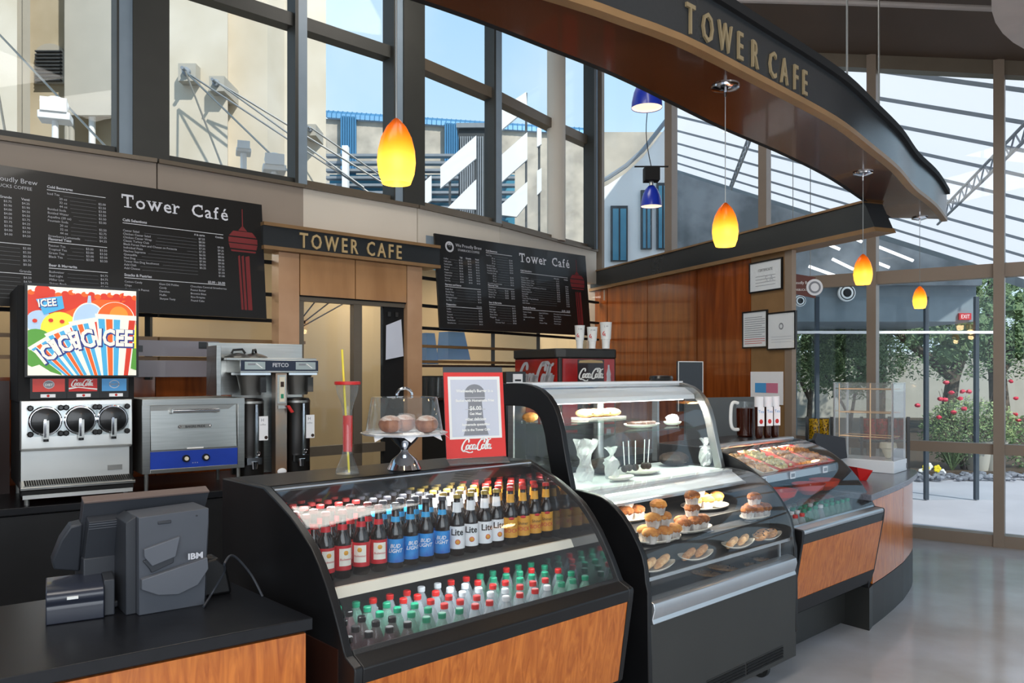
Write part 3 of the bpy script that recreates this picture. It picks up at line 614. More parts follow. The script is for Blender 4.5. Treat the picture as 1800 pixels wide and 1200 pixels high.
# pale curved building beyond the corner
cb = thing('curved_building', 'white walled building with teal windows and a curved rail beyond the back corner', 'building', (X(1115, 19), 19, -.1))
mb = MB(); xx = lambda px: X(px, 19)-X(1115, 19)
mb.box(xx(1040), xx(1172), 0, 2, 0, Z(232, 19)+.1, 'stone')
mb.build('stone_wall', cb, smooth=False)
P = [(xx(1040), 0)]+[(xx(px), Z(py, 19)+.1) for px, py in ((1040, 352), (1060, 342), (1090, 322), (1118, 296), (1150, 255), (1168, 232))] + [(xx(1168), 0)]
MB().prism(P, 'y', -1.0, -.2, 'ext_white').build('curved_wall', cb, smooth=False)
MB().tube([(x, -1.05, z+.15) for x, z in P[1:-1]], .05, 6, 'steel_ext').build('rail', cb)
for a, b, c_, d_ in ((1064, 1092, 378, 470), (1114, 1132, 352, 450), (1140, 1160, 340, 450)):
    f = MB().box(xx(a), xx(b), -1.08, -1.0, Z(d_, 19)+.1, Z(c_, 19)+.1, 'dark_ext').build('window', cb, smooth=False)
    MB().box(xx(a)+.04, xx((a+b)/2)-.02, -1.1, -1.07, Z(d_, 19)+.12, Z(c_, 19)+.03, 'teal_glass').build('pane', f, smooth=False); MB().box(xx((a+b)/2)+.02, xx(b)-.04, -1.1, -1.07, Z(d_, 19)+.12, Z(c_, 19)+.03, 'teal_glass').build('pane', f, smooth=False)

# translucent roof outside the glazed side: one inclined plane, purlins falling towards the right
RN = Vector((-.15-.4368, .307-.679*.15, -1.130)); RP0 = Vector((4.7, 7.75, 5.1)); RD = Vector((-.679, 1, .534))
def on_roof(px, py, dz=0):
    A_, B_ = (px-900)/1400, (655-py)/1400; Y = (RN.dot(RP0)-RN.z*1.65)/(RN.x*A_+RN.y+RN.z*B_); return Vector((A_*Y, Y, 1.65+B_*Y+dz))
def along(P, px): k = (px-900)/1400; t = (k*P.y-P.x)/(RD.x-k*RD.y); return P+RD*t
RO = Vector((5, 9.5, 4.6)); ro = thing('translucent_roof', 'sloping translucent white roof on grey purlins outside the glazed side', 'roof', tuple(RO))
up = Vector((0, 0, .06)); E0 = on_roof(1720, 470); T0 = on_roof(1757, 20)
MB().quad(along(E0, 1180)+up-RO, along(E0, 1905)+up-RO, along(T0, 1905)+up-RO, along(T0, 1180)+up-RO, 'roof_panel').build('panel', ro, smooth=False)
for py in (50, 102, 157, 212, 260, 303, 343, 380, 412, 440, 462):
    P = on_roof(1757, py); a = along(P, 1180)-RO; b = along(P, 1905)-RO; w_ = Vector((.03, .02, 0)); u = Vector((0, 0, .055))
    MB().add([a, b, b+w_, a+w_, a+u, b+u, b+w_+u, a+w_+u], [(0, 1, 2, 3), (4, 7, 6, 5), (0, 4, 5, 1), (2, 6, 7, 3), (1, 5, 6, 2), (0, 3, 7, 4)], 'steel_ext').build('purlin', ro, smooth=False)
for q0, q1 in (((1830, 175), (1648, 368)), ((1322, 215), (1283, 322))):
    mb = MB(); a = on_roof(*q0, -.08)-RO; b = on_roof(*q1, -.08)-RO; dn = Vector((0, 0, -.20)); r_ = .022
    mb.cyl(a, b, r_, n=6, mat='steel_ext'); mb.cyl(a+dn, b+dn, r_, n=6, mat='steel_ext')
    for j in range(12): p = a.lerp(b, j/12); q = a.lerp(b, (j+.5)/12)+dn; r2 = a.lerp(b, (j+1)/12); mb.cyl(p, q, .012, n=5, mat='steel_ext'); mb.cyl(q, r2, .012, n=5, mat='steel_ext')
    mb.build('truss', ro)
a = along(E0, 1180)-RO; b = along(E0, 1905)-RO; dn = Vector((0, 0, -.14)); MB().add([a+up, b+up, b+dn, a+dn], [(0, 1, 2, 3)], 'shade_wall').build('edge_beam', ro, smooth=False)

# second glazed front across the terrace
sf = thing('outer_glass_front', 'thin dark mullioned glass front with a white rail across the terrace', 'glass wall', (X(1600, 11), 11, -.1))
q = lambda px: X(px, 11)-X(1600, 11)
mb = MB()
for px in (1436, 1628, 1716): mb.box(q(px)-.024, q(px)+.024, -.03, .03, 0, 2.8, 'mullion_dim')
mb.build('mullion', sf, smooth=False)
MB().box(q(1330), q(1760), -.05, .05, 2.29, 2.325, 'ext_white').box(q(1330), q(1620), -.04, .04, .74, .8, 'alu').build('rail', sf, smooth=False)
MB().box(q(1330), q(1760), -.01, .01, 0, 2.8, 'window_glass').build('pane', sf, smooth=False)
hall = thing('neighbouring_hall', 'grey bulkhead and underside of a neighbouring hall with strip lights beyond the glass', 'building', (X(1520, 12), 12, -.1))
q2 = lambda px: X(px, 12)-X(1520, 12)
MB().box(q2(1300), q2(1716), 0, 4, Z(565, 12)+.1, Z(500, 12)+.1, 'shade_wall').box(q2(1300), q2(1560), 3.8, 4, 0, 2.6, 'shade_wall').build('bulkhead', hall, smooth=False)
MB().prism([(q2(1182), Z(306, 12)+.1), (q2(1546), Z(426, 12)+.1), (q2(1716), Z(478, 12)+.1), (q2(1716), Z(503, 12)+.1), (q2(1182), Z(503, 12)+.1)], 'y', -.15, 0, 'hall_grey').build('underside_and_shade', hall, smooth=False)  # left part of this upright sheet is added as shade under the roof edge
for k, (a, b, c_, d_) in enumerate([(1545, 434, 1605, 458), (1422, 468, 1478, 488), (1463, 455, 1500, 473), (1500, 418, 1515, 425), (1543, 462, 1563, 470), (1452, 428, 1476, 438)]):
    t = MB().cyl((0, 0, 0), (X(c_, 11.7)-X(a, 11.7), 0, Z(d_, 11.7)-Z(b, 11.7)), .022, n=8, mat='strip_white').build('strip_light', None, (X(a, 11.7), 11.7, Z(b, 11.7)))
    tag(t, ['longest white strip light under the neighbouring roof right of the third pendant', 'strip light lowest on the left under the neighbouring roof', 'strip light just above the lowest left one', 'short strip light above the third pendant', 'short strip light right of the third pendant', 'faint strip light nearest the dark beam'][k], 'strip light', 'strip lights under the neighbouring roof')
for px, py, r_, lab in ((1487, 515, 15, 'round black and white wall speaker beyond the glass above the trees'), (1405, 529, 10, 'round pale wall fitting beyond the glass beside the framed notices')):
    t = thing('wall_speaker', lab, 'speaker', (X(px, 11.9), 11.9, Z(py, 11.9)), 0); r_ = r_*11.9/1400; R = Matrix.Rotation(PI/2, 4, 'X')
    MB().lathe([(r_, 0), (r_, .04), (r_*.85, .05)], M=R, mat='white', n=24).build('rim', t)
    MB().lathe([(r_*.84, .02), (r_*.84, .055), (r_*.6, .045), (r_*.3, .06), (.0, .05)], M=R, mat='grille', n=24).build('cone', t)
t = thing('exit_sign', 'small red exit sign beyond the glass at the right', 'sign', (X(1697, 11.955), 11.955, Z(556, 11.955))); mb = MB().box(-.09, .09, 0, .04, -.05, .05, 'label_red'); mb.build('sign_box', t, smooth=False)
mb = MB(); text(mb, 'EXIT', FRONT(0, -.001, -.028), .08, 'white', 'CENTER', sx=.8); mb.build('lettering', t)

# garden
struct(MB().box(-4, 26, 13.6, 60, -.1, -.04, 'soil').build('planting_bed', smooth=False))
rnd = random.Random(3)
def leaves(mb, n, fn, size, m):
    for _ in range(n):
        p = Vector(fn()); a = Vector((rnd.uniform(-1, 1), rnd.uniform(-1, 1), rnd.uniform(-1, 1))).normalized(); b = a.orthogonal().normalized(); s_ = size*rnd.uniform(.6, 1.3)
        mb.add([p-a*s_, p+b*s_*.45, p+a*s_, p-b*s_*.45], [(0, 1, 2, 3)], m)
def blob(cx, cy, cz_, rx, ry, rz_):
    while True:
        x, y, z = (rnd.uniform(-1, 1) for _ in range(3)); d = x*x+y*y+z*z
        if .25 < d < 1: return (cx+x*rx, cy+y*ry, cz_+z*rz_)
bu = thing('rose_bush', 'large green bush with pink-red blooms outside the right window', 'bush', (X(1700, 14), 14, -.05))
mb = MB(); mb.flat = True; leaves(mb, 3600, lambda: blob(0, 0, .65, .85, .5, .6), .032, 'leaf'); leaves(mb, 1800, lambda: blob(.1, 0, .8, .8, .5, .5), .03, 'leaf_light'); mb.build('foliage', bu, smooth=False)
mb = MB()
for _ in range(26): a, b = rnd.uniform(-.75, .75), rnd.uniform(-.4, .4); mb.cyl((a*.2, b*.2, 0), (a, b, rnd.uniform(1.0, 1.45)), .008, .004, 5, 'bark')
mb.build('stem', bu)
for k, (px, py) in enumerate([(1663, 672), (1672, 690), (1653, 701), (1692, 688), (1703, 688), (1688, 700), (1661, 702), (1676, 724), (1752, 682), (1613, 712), (1651, 733), (1695, 718)]):
    Yb = 13.7; MB().ball((X(px, Yb)-X(1700, 14), Yb-14, Z(py, Yb)+.05), .05, 8, 'flower', (1, 1, .7), jit=.2, rnd=rnd).build('bloom', bu)
b2 = thing('flowering_shrub', 'smaller shrub with red blooms cut off by the right picture edge', 'bush', (X(1790, 14.2), 14.2, -.05))
mb = MB(); mb.flat = True; leaves(mb, 420, lambda: blob(.1, 0, .5, .4, .3, .5), .05, 'leaf'); mb.build('foliage', b2, smooth=False)
for px, py in ((1777, 670), (1786, 700), (1785, 728), (1790, 738)): MB().ball((X(px, 14)-X(1790, 14.2), -.2, Z(py, 14)+.05), .045, 8, 'flower', (1, 1, .7), jit=.2, rnd=rnd).build('bloom', b2)
def tree(px, Y, h, cr_, lab, n=1100, cz_=None, trunk=.12, m='leaf', lean=.2):
    n = int(n*1.8); t = thing('tree', lab, 'tree', (X(px, Y), Y, -.06), 0, 'trees beyond the glass'); cz_ = cz_ or h-cr_*.7
    mb = MB(); mb.flat = True; leaves(mb, n*3, lambda: blob(0, 0, cz_, cr_, cr_*.8, cr_*.75), .042*Y/16, m)
    for _ in range(44): q_ = blob(0, 0, cz_, cr_*.75, cr_*.6, cr_*.55); mb.ball(q_, cr_*rnd.uniform(.05, .12), 8, m, jit=.4, rnd=rnd)
    mb.build('crown', t, smooth=False)
    mb = MB(); mb.tube([(0, 0, 0), (lean*.3, 0, h*.3), (lean, 0, h*.6), (lean*.7, 0, h*.85)], [trunk, trunk*.8, trunk*.6, trunk*.3], 8, 'bark')
    mb.tube([(lean*.3, 0, h*.3), (-lean*2, .1, h*.6), (-lean*3, .1, h*.8)], [trunk*.7, trunk*.5, trunk*.2], 7, 'bark'); mb.build('trunk', t)
tree(1490, 14.5, 2.9, 1.0, 'young leafy green tree seen through the glass left of the clear popcorn case', cz_=1.95, trunk=.04)
tree(1660, 22, 5.2, 2.6, 'forked dark trunked tree behind the rose bush', n=1300, trunk=.22, lean=.8)
tree(1760, 24, 5.5, 2.8, 'broad tree at the right edge beyond the garden', n=1300, trunk=.3, lean=-.4)
tree(1545, 26, 5.4, 2.6, 'grey green tree far behind the glass front', n=1000, trunk=.2)
tree(1420, 20, 3.4, 1.5, 'pale low tree beyond the glass beside the wood wall', n=900, m='leaf_light', trunk=.08)
t = thing('garden_wall', 'long low grey stone wall behind the garden', 'wall', (X(1650, 30), 30, -.06)); MB().box(-9, 8, 0, .6, 0, 2.4, 'concrete_grey').build('wall_body', t, smooth=False); MB().box(-9, 8, -.05, .65, 2.4, 2.5, 'ext_white').build('coping', t, smooth=False)
for px, lab in ((1722, 'round pale planter pot below the rose bush'), (1745, 'second pale planter pot standing at the tan window mullion')):
    t = MB().lathe([(.16, 0), (.26, .5), (.28, .52), (.24, .5), (.2, .4)], n=20, mat='concrete_grey').build('planter_pot', None, (X(px, 13.8), 13.85, -.04)); tag(t, lab, 'planter')
t = MB(); t.flat = True
for _ in range(60):
    a = rnd.uniform(0, 6.28); h = rnd.uniform(.35, .6); e = rnd.uniform(.1, .35); x, y = e*math.cos(a), e*math.sin(a)
    t.add([(-.012, 0, 0), (.012, 0, 0), (x*.6+.01, y*.6, h*.7), (x, y, h), (x*.6-.01, y*.6, h*.7)], [(0, 1, 2, 3, 4)], 'leaf')
o = t.build('grass_tuft', None, (X(1674, 13.8), 13.8, -.04), smooth=False); tag(o, 'spiky green grass tuft below the window rail beside the pansies', 'plant')
for k, (px, py, m, lab) in enumerate([(1627, 822, 'pansy', 'yellow pansy leftmost beside the counter end'), (1650, 824, 'pansy', 'yellow pansy nearest the grass tuft'), (1638, 821, 'white', 'white pansy between two yellow ones'), (1628, 831, 'white', 'low white pansy at the pebbles left'), (1667, 833, 'white', 'white pansy lying lowest on the pebbles')]):
    t = thing('pansy', lab, 'flower', (X(px, 13.3), 13.3+.05*k, -.11), 0, 'pansies at the pebble edge'); mb = MB(); hz = Z(py, 13.3)+.11
    for a in range(5): mb.ball((.035*math.cos(a*1.256), -.01, hz+.035*math.sin(a*1.256)), .034, 8, m, (1, .4, 1))
    mb.build('petal', t); MB().cyl((0, .01, 0), (0, .01, hz), .006, n=5, mat='leaf').build('stem', t)
mb = MB()
for _ in range(260): mb.ball((rnd.uniform(-3.5, 3.5), rnd.uniform(-.35, .35), rnd.uniform(0, .04)), rnd.uniform(.035, .09), 7, 'pebble', (1, .8, .55), jit=.15, rnd=rnd)
o = mb.build('pebbles', None, (X(1700, 13.1), 13.2, -.08)); tag(o, 'strip of grey pebbles between white paving and garden', 'pebbles', kind='stuff')
# ================================================================== display cases
def AH(px, v, O=OC, A=AC):
    d = (math.cos(A), math.sin(A)); m = (-d[1], d[0]); k = (px-900)/1400
    bx = O[0]+v*m[0]; by = O[1]+v*m[1]; return (k*by-bx)/(d[0]-k*d[1])
P1 = [(.56, 1.228), (.51, 1.21), (.46, 1.19), (.41, 1.17), (.36, 1.145), (.31, 1.116), (.26, 1.085), (.21, 1.035), (.165, .98), (.125, .92), (.09, .86), (.06, .80), (.05, .785)]
# ---- beverage case
c1 = thing('beverage_case', 'black curved glass display case full of beer bottles and soft drinks with orange wood front', 'display case', (*OC, 0), AC)
OUT1 = [(.95, .02), (.95, 1.243), (.60, 1.243)] + P1 + [(0, .765), (-.004, .755), (0, .712), (.055, .37), (.11, .31), (.20, .28), (.20, .02)]
for x0, x1 in ((0, .03), (1.30, 1.33)): MB().prism([(v, z) for v, z in OUT1], 'x', x0, x1, 'black').build('end_panel', c1, bevel=.004)
MB().box(-.004, 0, .09, .94, .02, .80, 'dark_wood').build('side_panel', c1, smooth=False)
MB().box(.03, 1.30, .60, .95, 1.215, 1.243, 'black_lam').build('top_panel', c1, bevel=.003)
MB().prism([(.56, 1.228), (.60, 1.243), (.62, 1.243), (.62, 1.19), (.575, 1.185)], 'x', .03, 1.30, 'black').box(.03, 1.3, .572, .60, 1.228, 1.2375, 'alu').build('top_rail', c1)
MB().sheet(P1, 'x', .03, 1.30, -.006, 'case_glass').build('glass_front', c1)
MB().prism([(.062, .80), (.05, .785), (.004, .765), (-.004, .758), (0, .712), (.03, .70), (.09, .74)], 'x', .03, 1.30, 'black').build('nose_rail', c1, bevel=.004)
MB().prism([(.006, .712), (.056, .372), (.08, .372), (.03, .712)], 'x', .03, 1.30, 'wood_orange').build('front_panel', c1)
MB().box(.03, 1.3, .10, .9, .02, .55, 'matte_black').prism([(.056, .372), (.11, .33), (.11, .37)], 'x', .03, 1.3, 'black').build('base', c1)
MB().box(.03, 1.30, .90, .93, .5, 1.215, 'charcoal').build('back_wall', c1, smooth=False)
MB().box(.03, 1.30, .09, .90, .555, .575, 'alu').build('deck', c1, smooth=False)
s_ = MB().box(.032, 1.298, .33, .88, .902, .915, 'charcoal').build('shelf', c1, smooth=False)
MB().prism([(.318, .92), (.332, .92), (.332, .893), (.30, .888)], 'x', .032, 1.298, 'cream_strip').build('price_rail', s_)
LP = [(.88, .58), (.88, 1.21), (.58, 1.21)] + [(v+.018, z-.008) for v, z in P1] + [(.08, .76), (.09, .58)]
for x in (.031, 1.296): MB().prism(LP, 'x', x, x+.003, 'liner').build('side_liner', c1, smooth=False)
MB().cyl((.06, .60, 1.195), (1.27, .60, 1.195), .012, n=10, mat='tube_light').build('light_tube', c1)
def case_lamp(O, A, a, v, z, e, L_, col=(1, 1, 1), w_=.05):
    o = lamp('case_lamp', 'AREA', fr(O, A, a, v, z), e, col, L_, w_); o.rotation_euler = (0, 0, A); return o
case_lamp(OC, AC, .66, .58, 1.18, 5, 1.1); case_lamp(OC, AC, .66, .36, .895, 2.6, 1.1, (.93, .97, 1))  # the second, under the shelf, is fill added to brighten the soda bottles

def bottle(kind):
    nm, lab, body, cap, lbl = kind
    t = thing('beer_bottle', lab, 'bottle', (0, 0, -50))
    MB().lathe([(.028, 0), (.0315, .006), (.0315, .125), (.029, .142), (.019, .165), (.0145, .185), (.0130, .226), (.0145, .228), (.0145, .236), (.012, .238)], n=16, mat='beer_glass').build('glass_body', t)
    MB().lathe([(.0155, .228), (.0158, .240), (.012, .243), (0, .2435)], n=14, mat=cap).build('cap', t)
    lb = MB()
    if nm == 'red':
        lb.lathe([(.0322, .030), (.0322, .118)], n=20, mat='label_red', close=False)
        WM = plane_M((0, -.0324, .062), (1, 0, 0), (0, 0, 1))
        lb.add([(.0328*math.sin(a), -.0328*math.cos(a), z) for z in (.046, .108) for a in (-.75, -.5, -.25, 0, .25, .5, .75)], [(i, i+1, i+8, i+7) for i in range(6)], 'label_cream')
        text(lb, 'Budweiser', plane_M((0, -.0331, .066), (1, 0, 0), (0, 0, 1)), .011, 'label_red', 'CENTER', shear=.2, wrap=.033)
        lb.ball((0, -.0325, .092), .009, 8, 'label_yellow', (1, .12, 1)); nk = ('label_red', .172, .192, .0165)
    elif nm == 'blue':
        lb.lathe([(.0322, .022), (.0322, .110)], n=20, mat='label_blue', close=False)
        text(lb, 'BUD', plane_M((0, -.0325, .078), (1, 0, 0), (0, 0, 1)), .020, 'label_white', 'CENTER', shear=.25, bold=.0004, wrap=.0325)
        text(lb, 'LIGHT', plane_M((0, -.0325, .060), (1, 0, 0), (0, 0, 1)), .020, 'label_white', 'CENTER', shear=.25, bold=.0004, wrap=.0325); nk = ('sky_blue', .172, .192, .0165)
    elif nm == 'white':
        lb.lathe([(.0322, .028), (.0322, .118)], n=20, mat='label_white', close=False)
        text(lb, 'Lite', plane_M((0, -.0325, .083), (1, 0, 0), (0, 0, 1)), .036, 'ink', 'CENTER', bold=.0008, wrap=.0325)
        lb.ball((.002, -.0325, .056), .011, 10, 'label_red', (1, .1, 1)); lb.ball((.002, -.0333, .056), .0085, 10, 'label_yellow', (1, .1, 1)); nk = ('label_white', .172, .212, .0172)
    else:
        lb.lathe([(.0322, .030), (.0322, .115)], n=20, mat='label_yellow', close=False)
        text(lb, 'Shiner', plane_M((0, -.0325, .078), (1, 0, 0), (0, 0, 1)), .019, 'ink', 'CENTER', wrap=.0325); text(lb, 'BOCK', plane_M((0, -.0325, .052), (1, 0, 0), (0, 0, 1)), .024, 'label_red', 'CENTER', wrap=.0325)
        lb.ball((0, -.0325, .112), .010, 8, 'label_red', (1.3, .12, .6)); nk = ('label_yellow', .178, .214, .0168)
    lb.build('label', t)
    m, z0, z1, r = nk; MB().lathe([(r+.001, z0), (r-.0016 if z1-z0 > .03 else r-.0005, z1)], n=16, mat=m, close=False).build('neck_label', t)
    return t
beer = [('red', 'dark beer bottle with red and white label', 'beer_glass', 'cap_red', 0), ('blue', 'dark beer bottle with bright blue label', 'beer_glass', 'cap_dark', 0),
        ('white', 'dark beer bottle with white label and collar', 'beer_glass', 'cap_gold', 0), ('yellow', 'golden labelled beer bottle with red cap', 'beer_glass', 'cap_bright', 0)]
rows = ['front row', 'second row', 'third row', 'fourth row', 'back row']
wordN = ['leftmost', 'second from the left', 'third from the left', 'rightmost', 'rightmost']
rb = random.Random(5); used = {}
protos = [bottle(k) for k in beer]
for r in range(5):
    for i in range(17):
        k = 0 if i < 5 else 1 if i < 9 else 2 if i < 13 else 3
        st = [0, 5, 9, 13][k]; n = [5, 4, 4, 4][k]; j = i-st
        w_ = ['leftmost', 'second from left', 'third from left', 'fourth from left', 'rightmost'][j] if n == 5 else ['leftmost', 'second from left', 'third from left', 'rightmost'][j]
        a = .085+.0745*i+rb.uniform(-.004, .004); v = .45+.078*r+rb.uniform(-.003, .003)
        lab = '%s, %s, %s' % (beer[k][1], rows[r], w_)
        loc = fr(OC, AC, a, v, .915); rz = AC-.45+rb.uniform(-.35, .35)
        grp = ['red label beer bottles', 'blue label beer bottles', 'white label beer bottles', 'golden label beer bottles'][k]
        if k not in used: used[k] = 1; o = protos[k]; o.location = loc; o.rotation_euler = (0, 0, rz); o['label'] = lab; o['group'] = grp
        else: dup(protos[k], loc, rz, lab, grp)

def soda(cap, liq):
    t = thing('soda_bottle', 'x', 'bottle', (0, 0, -50))
    body = MB().lathe([(.026, 0), (.031, .008), (.030, .05), (.0285, .08), (.031, .11), (.0315, .135), (.027, .160), (.017, .185), (.0125, .197), (.0125, .206)], n=14, mat={'clear': 'bottle_clear', 'green': 'bottle_green', 'dark': 'bottle_dark', 'cola': 'cola', 'red': 'bottle_dark'}[liq]); body.build('bottle_body', t)
    MB().lathe([(.0148, .198), (.0152, .214), (.013, .217), (0, .217)], n=14, mat=cap).build('cap', t)
    MB().lathe([(.0322, .06), (.0322, .112)], n=16, mat={'clear': 'bottle_lbl', 'green': 'green', 'dark': 'dark_red', 'cola': 'red', 'red': 'red'}[liq], close=False).build('label', t)
    return t
SK = {'g': ('green', 'green', 'clear soda bottle with green cap', 'green capped soda bottles'), 'r': ('red', 'clear', 'clear soda bottle with red cap', 'red capped soda bottles'), 'w': ('cap_white', 'clear', 'clear soda bottle with white cap', 'white capped soda bottles'), 'd': ('knob_black', 'dark', 'dark soda bottle with black cap', 'black capped soda bottles')}
PR = {}
def put_sodas(layout, a0, da, v0, dv, z, where, PR=PR):
    for r, line in enumerate(layout):
        cnt = {}; tot = {c: line.count(c) for c in 'grwd'}
        for i, c in enumerate(line):
            if c == '.': continue
            cnt[c] = cnt.get(c, 0)+1
            n = cnt[c]; w_ = 'leftmost' if n == 1 else 'rightmost' if n == tot[c] else ORD[n-1]+' from left'
            rn = ['front row', 'second row', 'third row', 'fourth row', 'fifth row', 'back row'][r]
            lab = '%s, %s, %s, %s' % (SK[c][2], w_, rn, where)
            loc = fr(OC, AC, a0+da*i+rb.uniform(-.005, .005), v0+dv*r+rb.uniform(-.004, .004), z)
            if c not in PR: PR[c] = soda(SK[c][0], SK[c][1]); o = PR[c]; o.location = loc; o['label'] = lab; o['group'] = SK[c][3]
            else: dup(PR[c], loc, rb.uniform(0, 6), lab, SK[c][3])
put_sodas(['ddddgggrrwrrwggg', 'ddddggrrrwwrrrgg', 'dddgggrrwwrrgggr', 'dddggrrrwwrgggrg', 'ddggrrrwwrrggrgg'], .10, .0765, .19, .082, .576, "beverage case lower deck")

# ---- bakery case
B0 = 1.50; OK2 = fr(OC, AC, B0, 0)[:2]
c2 = thing('bakery_case', 'tall black and steel curved glass bakery case on casters between the drink cases', 'display case', (*OK2, 0), AC)
LOW = [(.46, 1.098), (.40, 1.093), (.36, 1.089), (.32, 1.082), (.28, 1.066), (.24, 1.043), (.20, 1.012), (.165, .975), (.135, .935), (.105, .89), (.085, .85), (.072, .80), (.066, .74), (.066, .655)]
OUT2 = [(.95, .24), (.95, 1.10)] + LOW[:-1] + [(.055, .70), (.05, .24)]
for x0, x1 in ((0, .03), (1.30, 1.33)): MB().prism(OUT2, 'x', x0, x1, 'black').build('end_panel', c2, bevel=.004)
ARC = [(1.0, 1.594), (.92, 1.597), (.84, 1.596), (.77, 1.586), (.71, 1.567), (.66, 1.535), (.62, 1.49), (.592, 1.435), (.57, 1.37), (.555, 1.30), (.538, 1.23), (.52, 1.16), (.503, 1.095)]
def arch(x0, x1, wd, m, nm):
    inner = []
    for i, p in enumerate(ARC):
        a = ARC[max(0, i-1)]; b = ARC[min(len(ARC)-1, i+1)]; dx, dy = b[0]-a[0], b[1]-a[1]; l = math.hypot(dx, dy); inner.append((p[0]-dy/l*wd, p[1]+dx/l*wd))
    n = len(ARC); V = [(x, v, z) for x in (x0, x1) for P in (ARC, inner) for v, z in P]; F = []
    for i in range(n-1): F += [(i, i+1, n+i+1, n+i), (2*n+i, 3*n+i, 3*n+i+1, 2*n+i+1), (i, 2*n+i, 2*n+i+1, i+1), (n+i, n+i+1, 3*n+i+1, 3*n+i)]
    F += [(0, n, 3*n, 2*n), (n-1, 3*n-1, 4*n-1, 2*n-1)]; MB().add(V, F, m).build(nm, c2, bevel=.004)
arch(0, .035, .115, 'black', 'hood_arch'); arch(1.29, 1.33, .05, 'steel_dull', 'hood_arch')
MB().sheet(ARC[2:], 'x', .035, 1.29, .006, 'case_glass').build('hood_glass', c2)
MB().box(.035, 1.33, .80, 1.0, 1.572, 1.60, 'white_enamel').build('top_panel', c2, bevel=.003)
MB().prism([(.86, 1.568), (.76, 1.562), (.69, 1.52), (.685, 1.495), (.86, 1.515)], 'x', .04, 1.285, 'white_enamel').build('light_canopy', c2)
MB().cyl((.08, .75, 1.497), (1.25, .75, 1.497), .010, n=10, mat='tube_light').build('light_tube', c2)
MB().box(.03, 1.30, .44, .95, 1.075, 1.092, 'white_enamel').prism([(.46, 1.092), (.455, 1.088), (.36, 1.03), (.37, 1.022), (.50, 1.075)], 'x', .03, 1.30, 'white_enamel').build('deck', c2)
MB().prism([(.352, 1.03), (.365, 1.035), (.365, 1.015), (.35, 1.018)], 'x', .03, 1.3, 'alu').build('deck_edge', c2)
sh1 = MB().box(.03, .68, .63, .93, 1.392, 1.400, 'shelf_glass').build('glass_shelf', c2, smooth=False)
sh2 = MB().box(.34, 1.22, .63, .93, 1.327, 1.335, 'shelf_glass').build('glass_shelf', c2, smooth=False)
MB().cyl((.69, .93, 1.08), (.69, .93, 1.57), .03, n=14, mat='steel').build('shelf_post', c2)
MB().box(.04, .05, .95, .99, 1.10, 1.57, 'steel').box(1.27, 1.29, .95, .99, 1.10, 1.57, 'steel').build('rear_frame', c2, smooth=False)
MB().box(.05, 1.27, .968, .972, 1.10, 1.57, 'case_glass').build('rear_glass', c2, smooth=False)
MB().sheet(LOW, 'x', .03, 1.30, -.006, 'case_glass').build('glass_front', c2)
MB().prism([(.074, .66), (.045, .645), (.04, .62), (.052, .575), (.045, .555), (.10, .555), (.10, .66)], 'x', .03, 1.30, 'alu').build('front_sill', c2, bevel=.003)
MB().box(.03, 1.3, .92, .94, .56, 1.075, 'charcoal').build('back_wall', c2, smooth=False)
MB().box(.03, 1.3, .315, .92, .875, .89, 'matte_black').box(.03, 1.3, .30, .315, .80, .89, 'charcoal').box(.03, 1.3, .175, .315, .835, .845, 'matte_black').box(.03, 1.3, .205, .215, .745, .84, 'charcoal').build('step_tray', c2, smooth=False)
MB().box(.03, 1.3, .088, .21, .737, .745, 'matte_black').box(.03, 1.3, .082, .088, .733, .749, 'alu').build('front_tray', c2, smooth=False)
MB().box(1.20, 1.212, .09, .10, .60, .735, 'alu').build('tray_post', c2, smooth=False)
MB().box(.03, 1.3, .07, .92, .585, .600, 'steel').build('lower_deck', c2, smooth=False)
b = MB().box(.02, 1.31, .052, .94, .11, .555, 'case_body'); b.build('body', c2, bevel=.004)
for a0, a1 in ((1.95, 2.28), (2.30, 2.66)):
    g = MB()
    for k in range(4): z = .14+.015*k; g.box(a0-B0, a1-B0, .046, .054, z, z+.009, 'matte_black')
    g.box(a0-B0-.004, a1-B0+.004, .050, .0525, .134, .202, 'charcoal'); g.build('vent_grille', c2, smooth=False)
for x in (.14, 1.16):
    for y in (.18, .82):
        M = Matrix.Translation((x, y, .05)); w_ = MB().cyl((-.014, 0, 0), (.014, 0, 0), .05, n=20, mat='charcoal', M=M).cyl((-.016, 0, 0), (.016, 0, 0), .028, n=16, mat='steel', M=M); ob = w_.build('caster', c2)
        MB().box(-.022, .022, -.02, .03, .045, .062, 'steel', M).box(-.022, -.018, -.015, .02, -.01, .06, 'steel', M).box(.018, .022, -.015, .02, -.01, .06, 'steel', M).build('fork', ob)
case_lamp(OC, AC, 2.16, .72, 1.485, 16, 1.1, (1, .97, .92)); case_lamp(OC, AC, 2.16, .36, 1.015, 7, 1.1, (1, .93, .82))

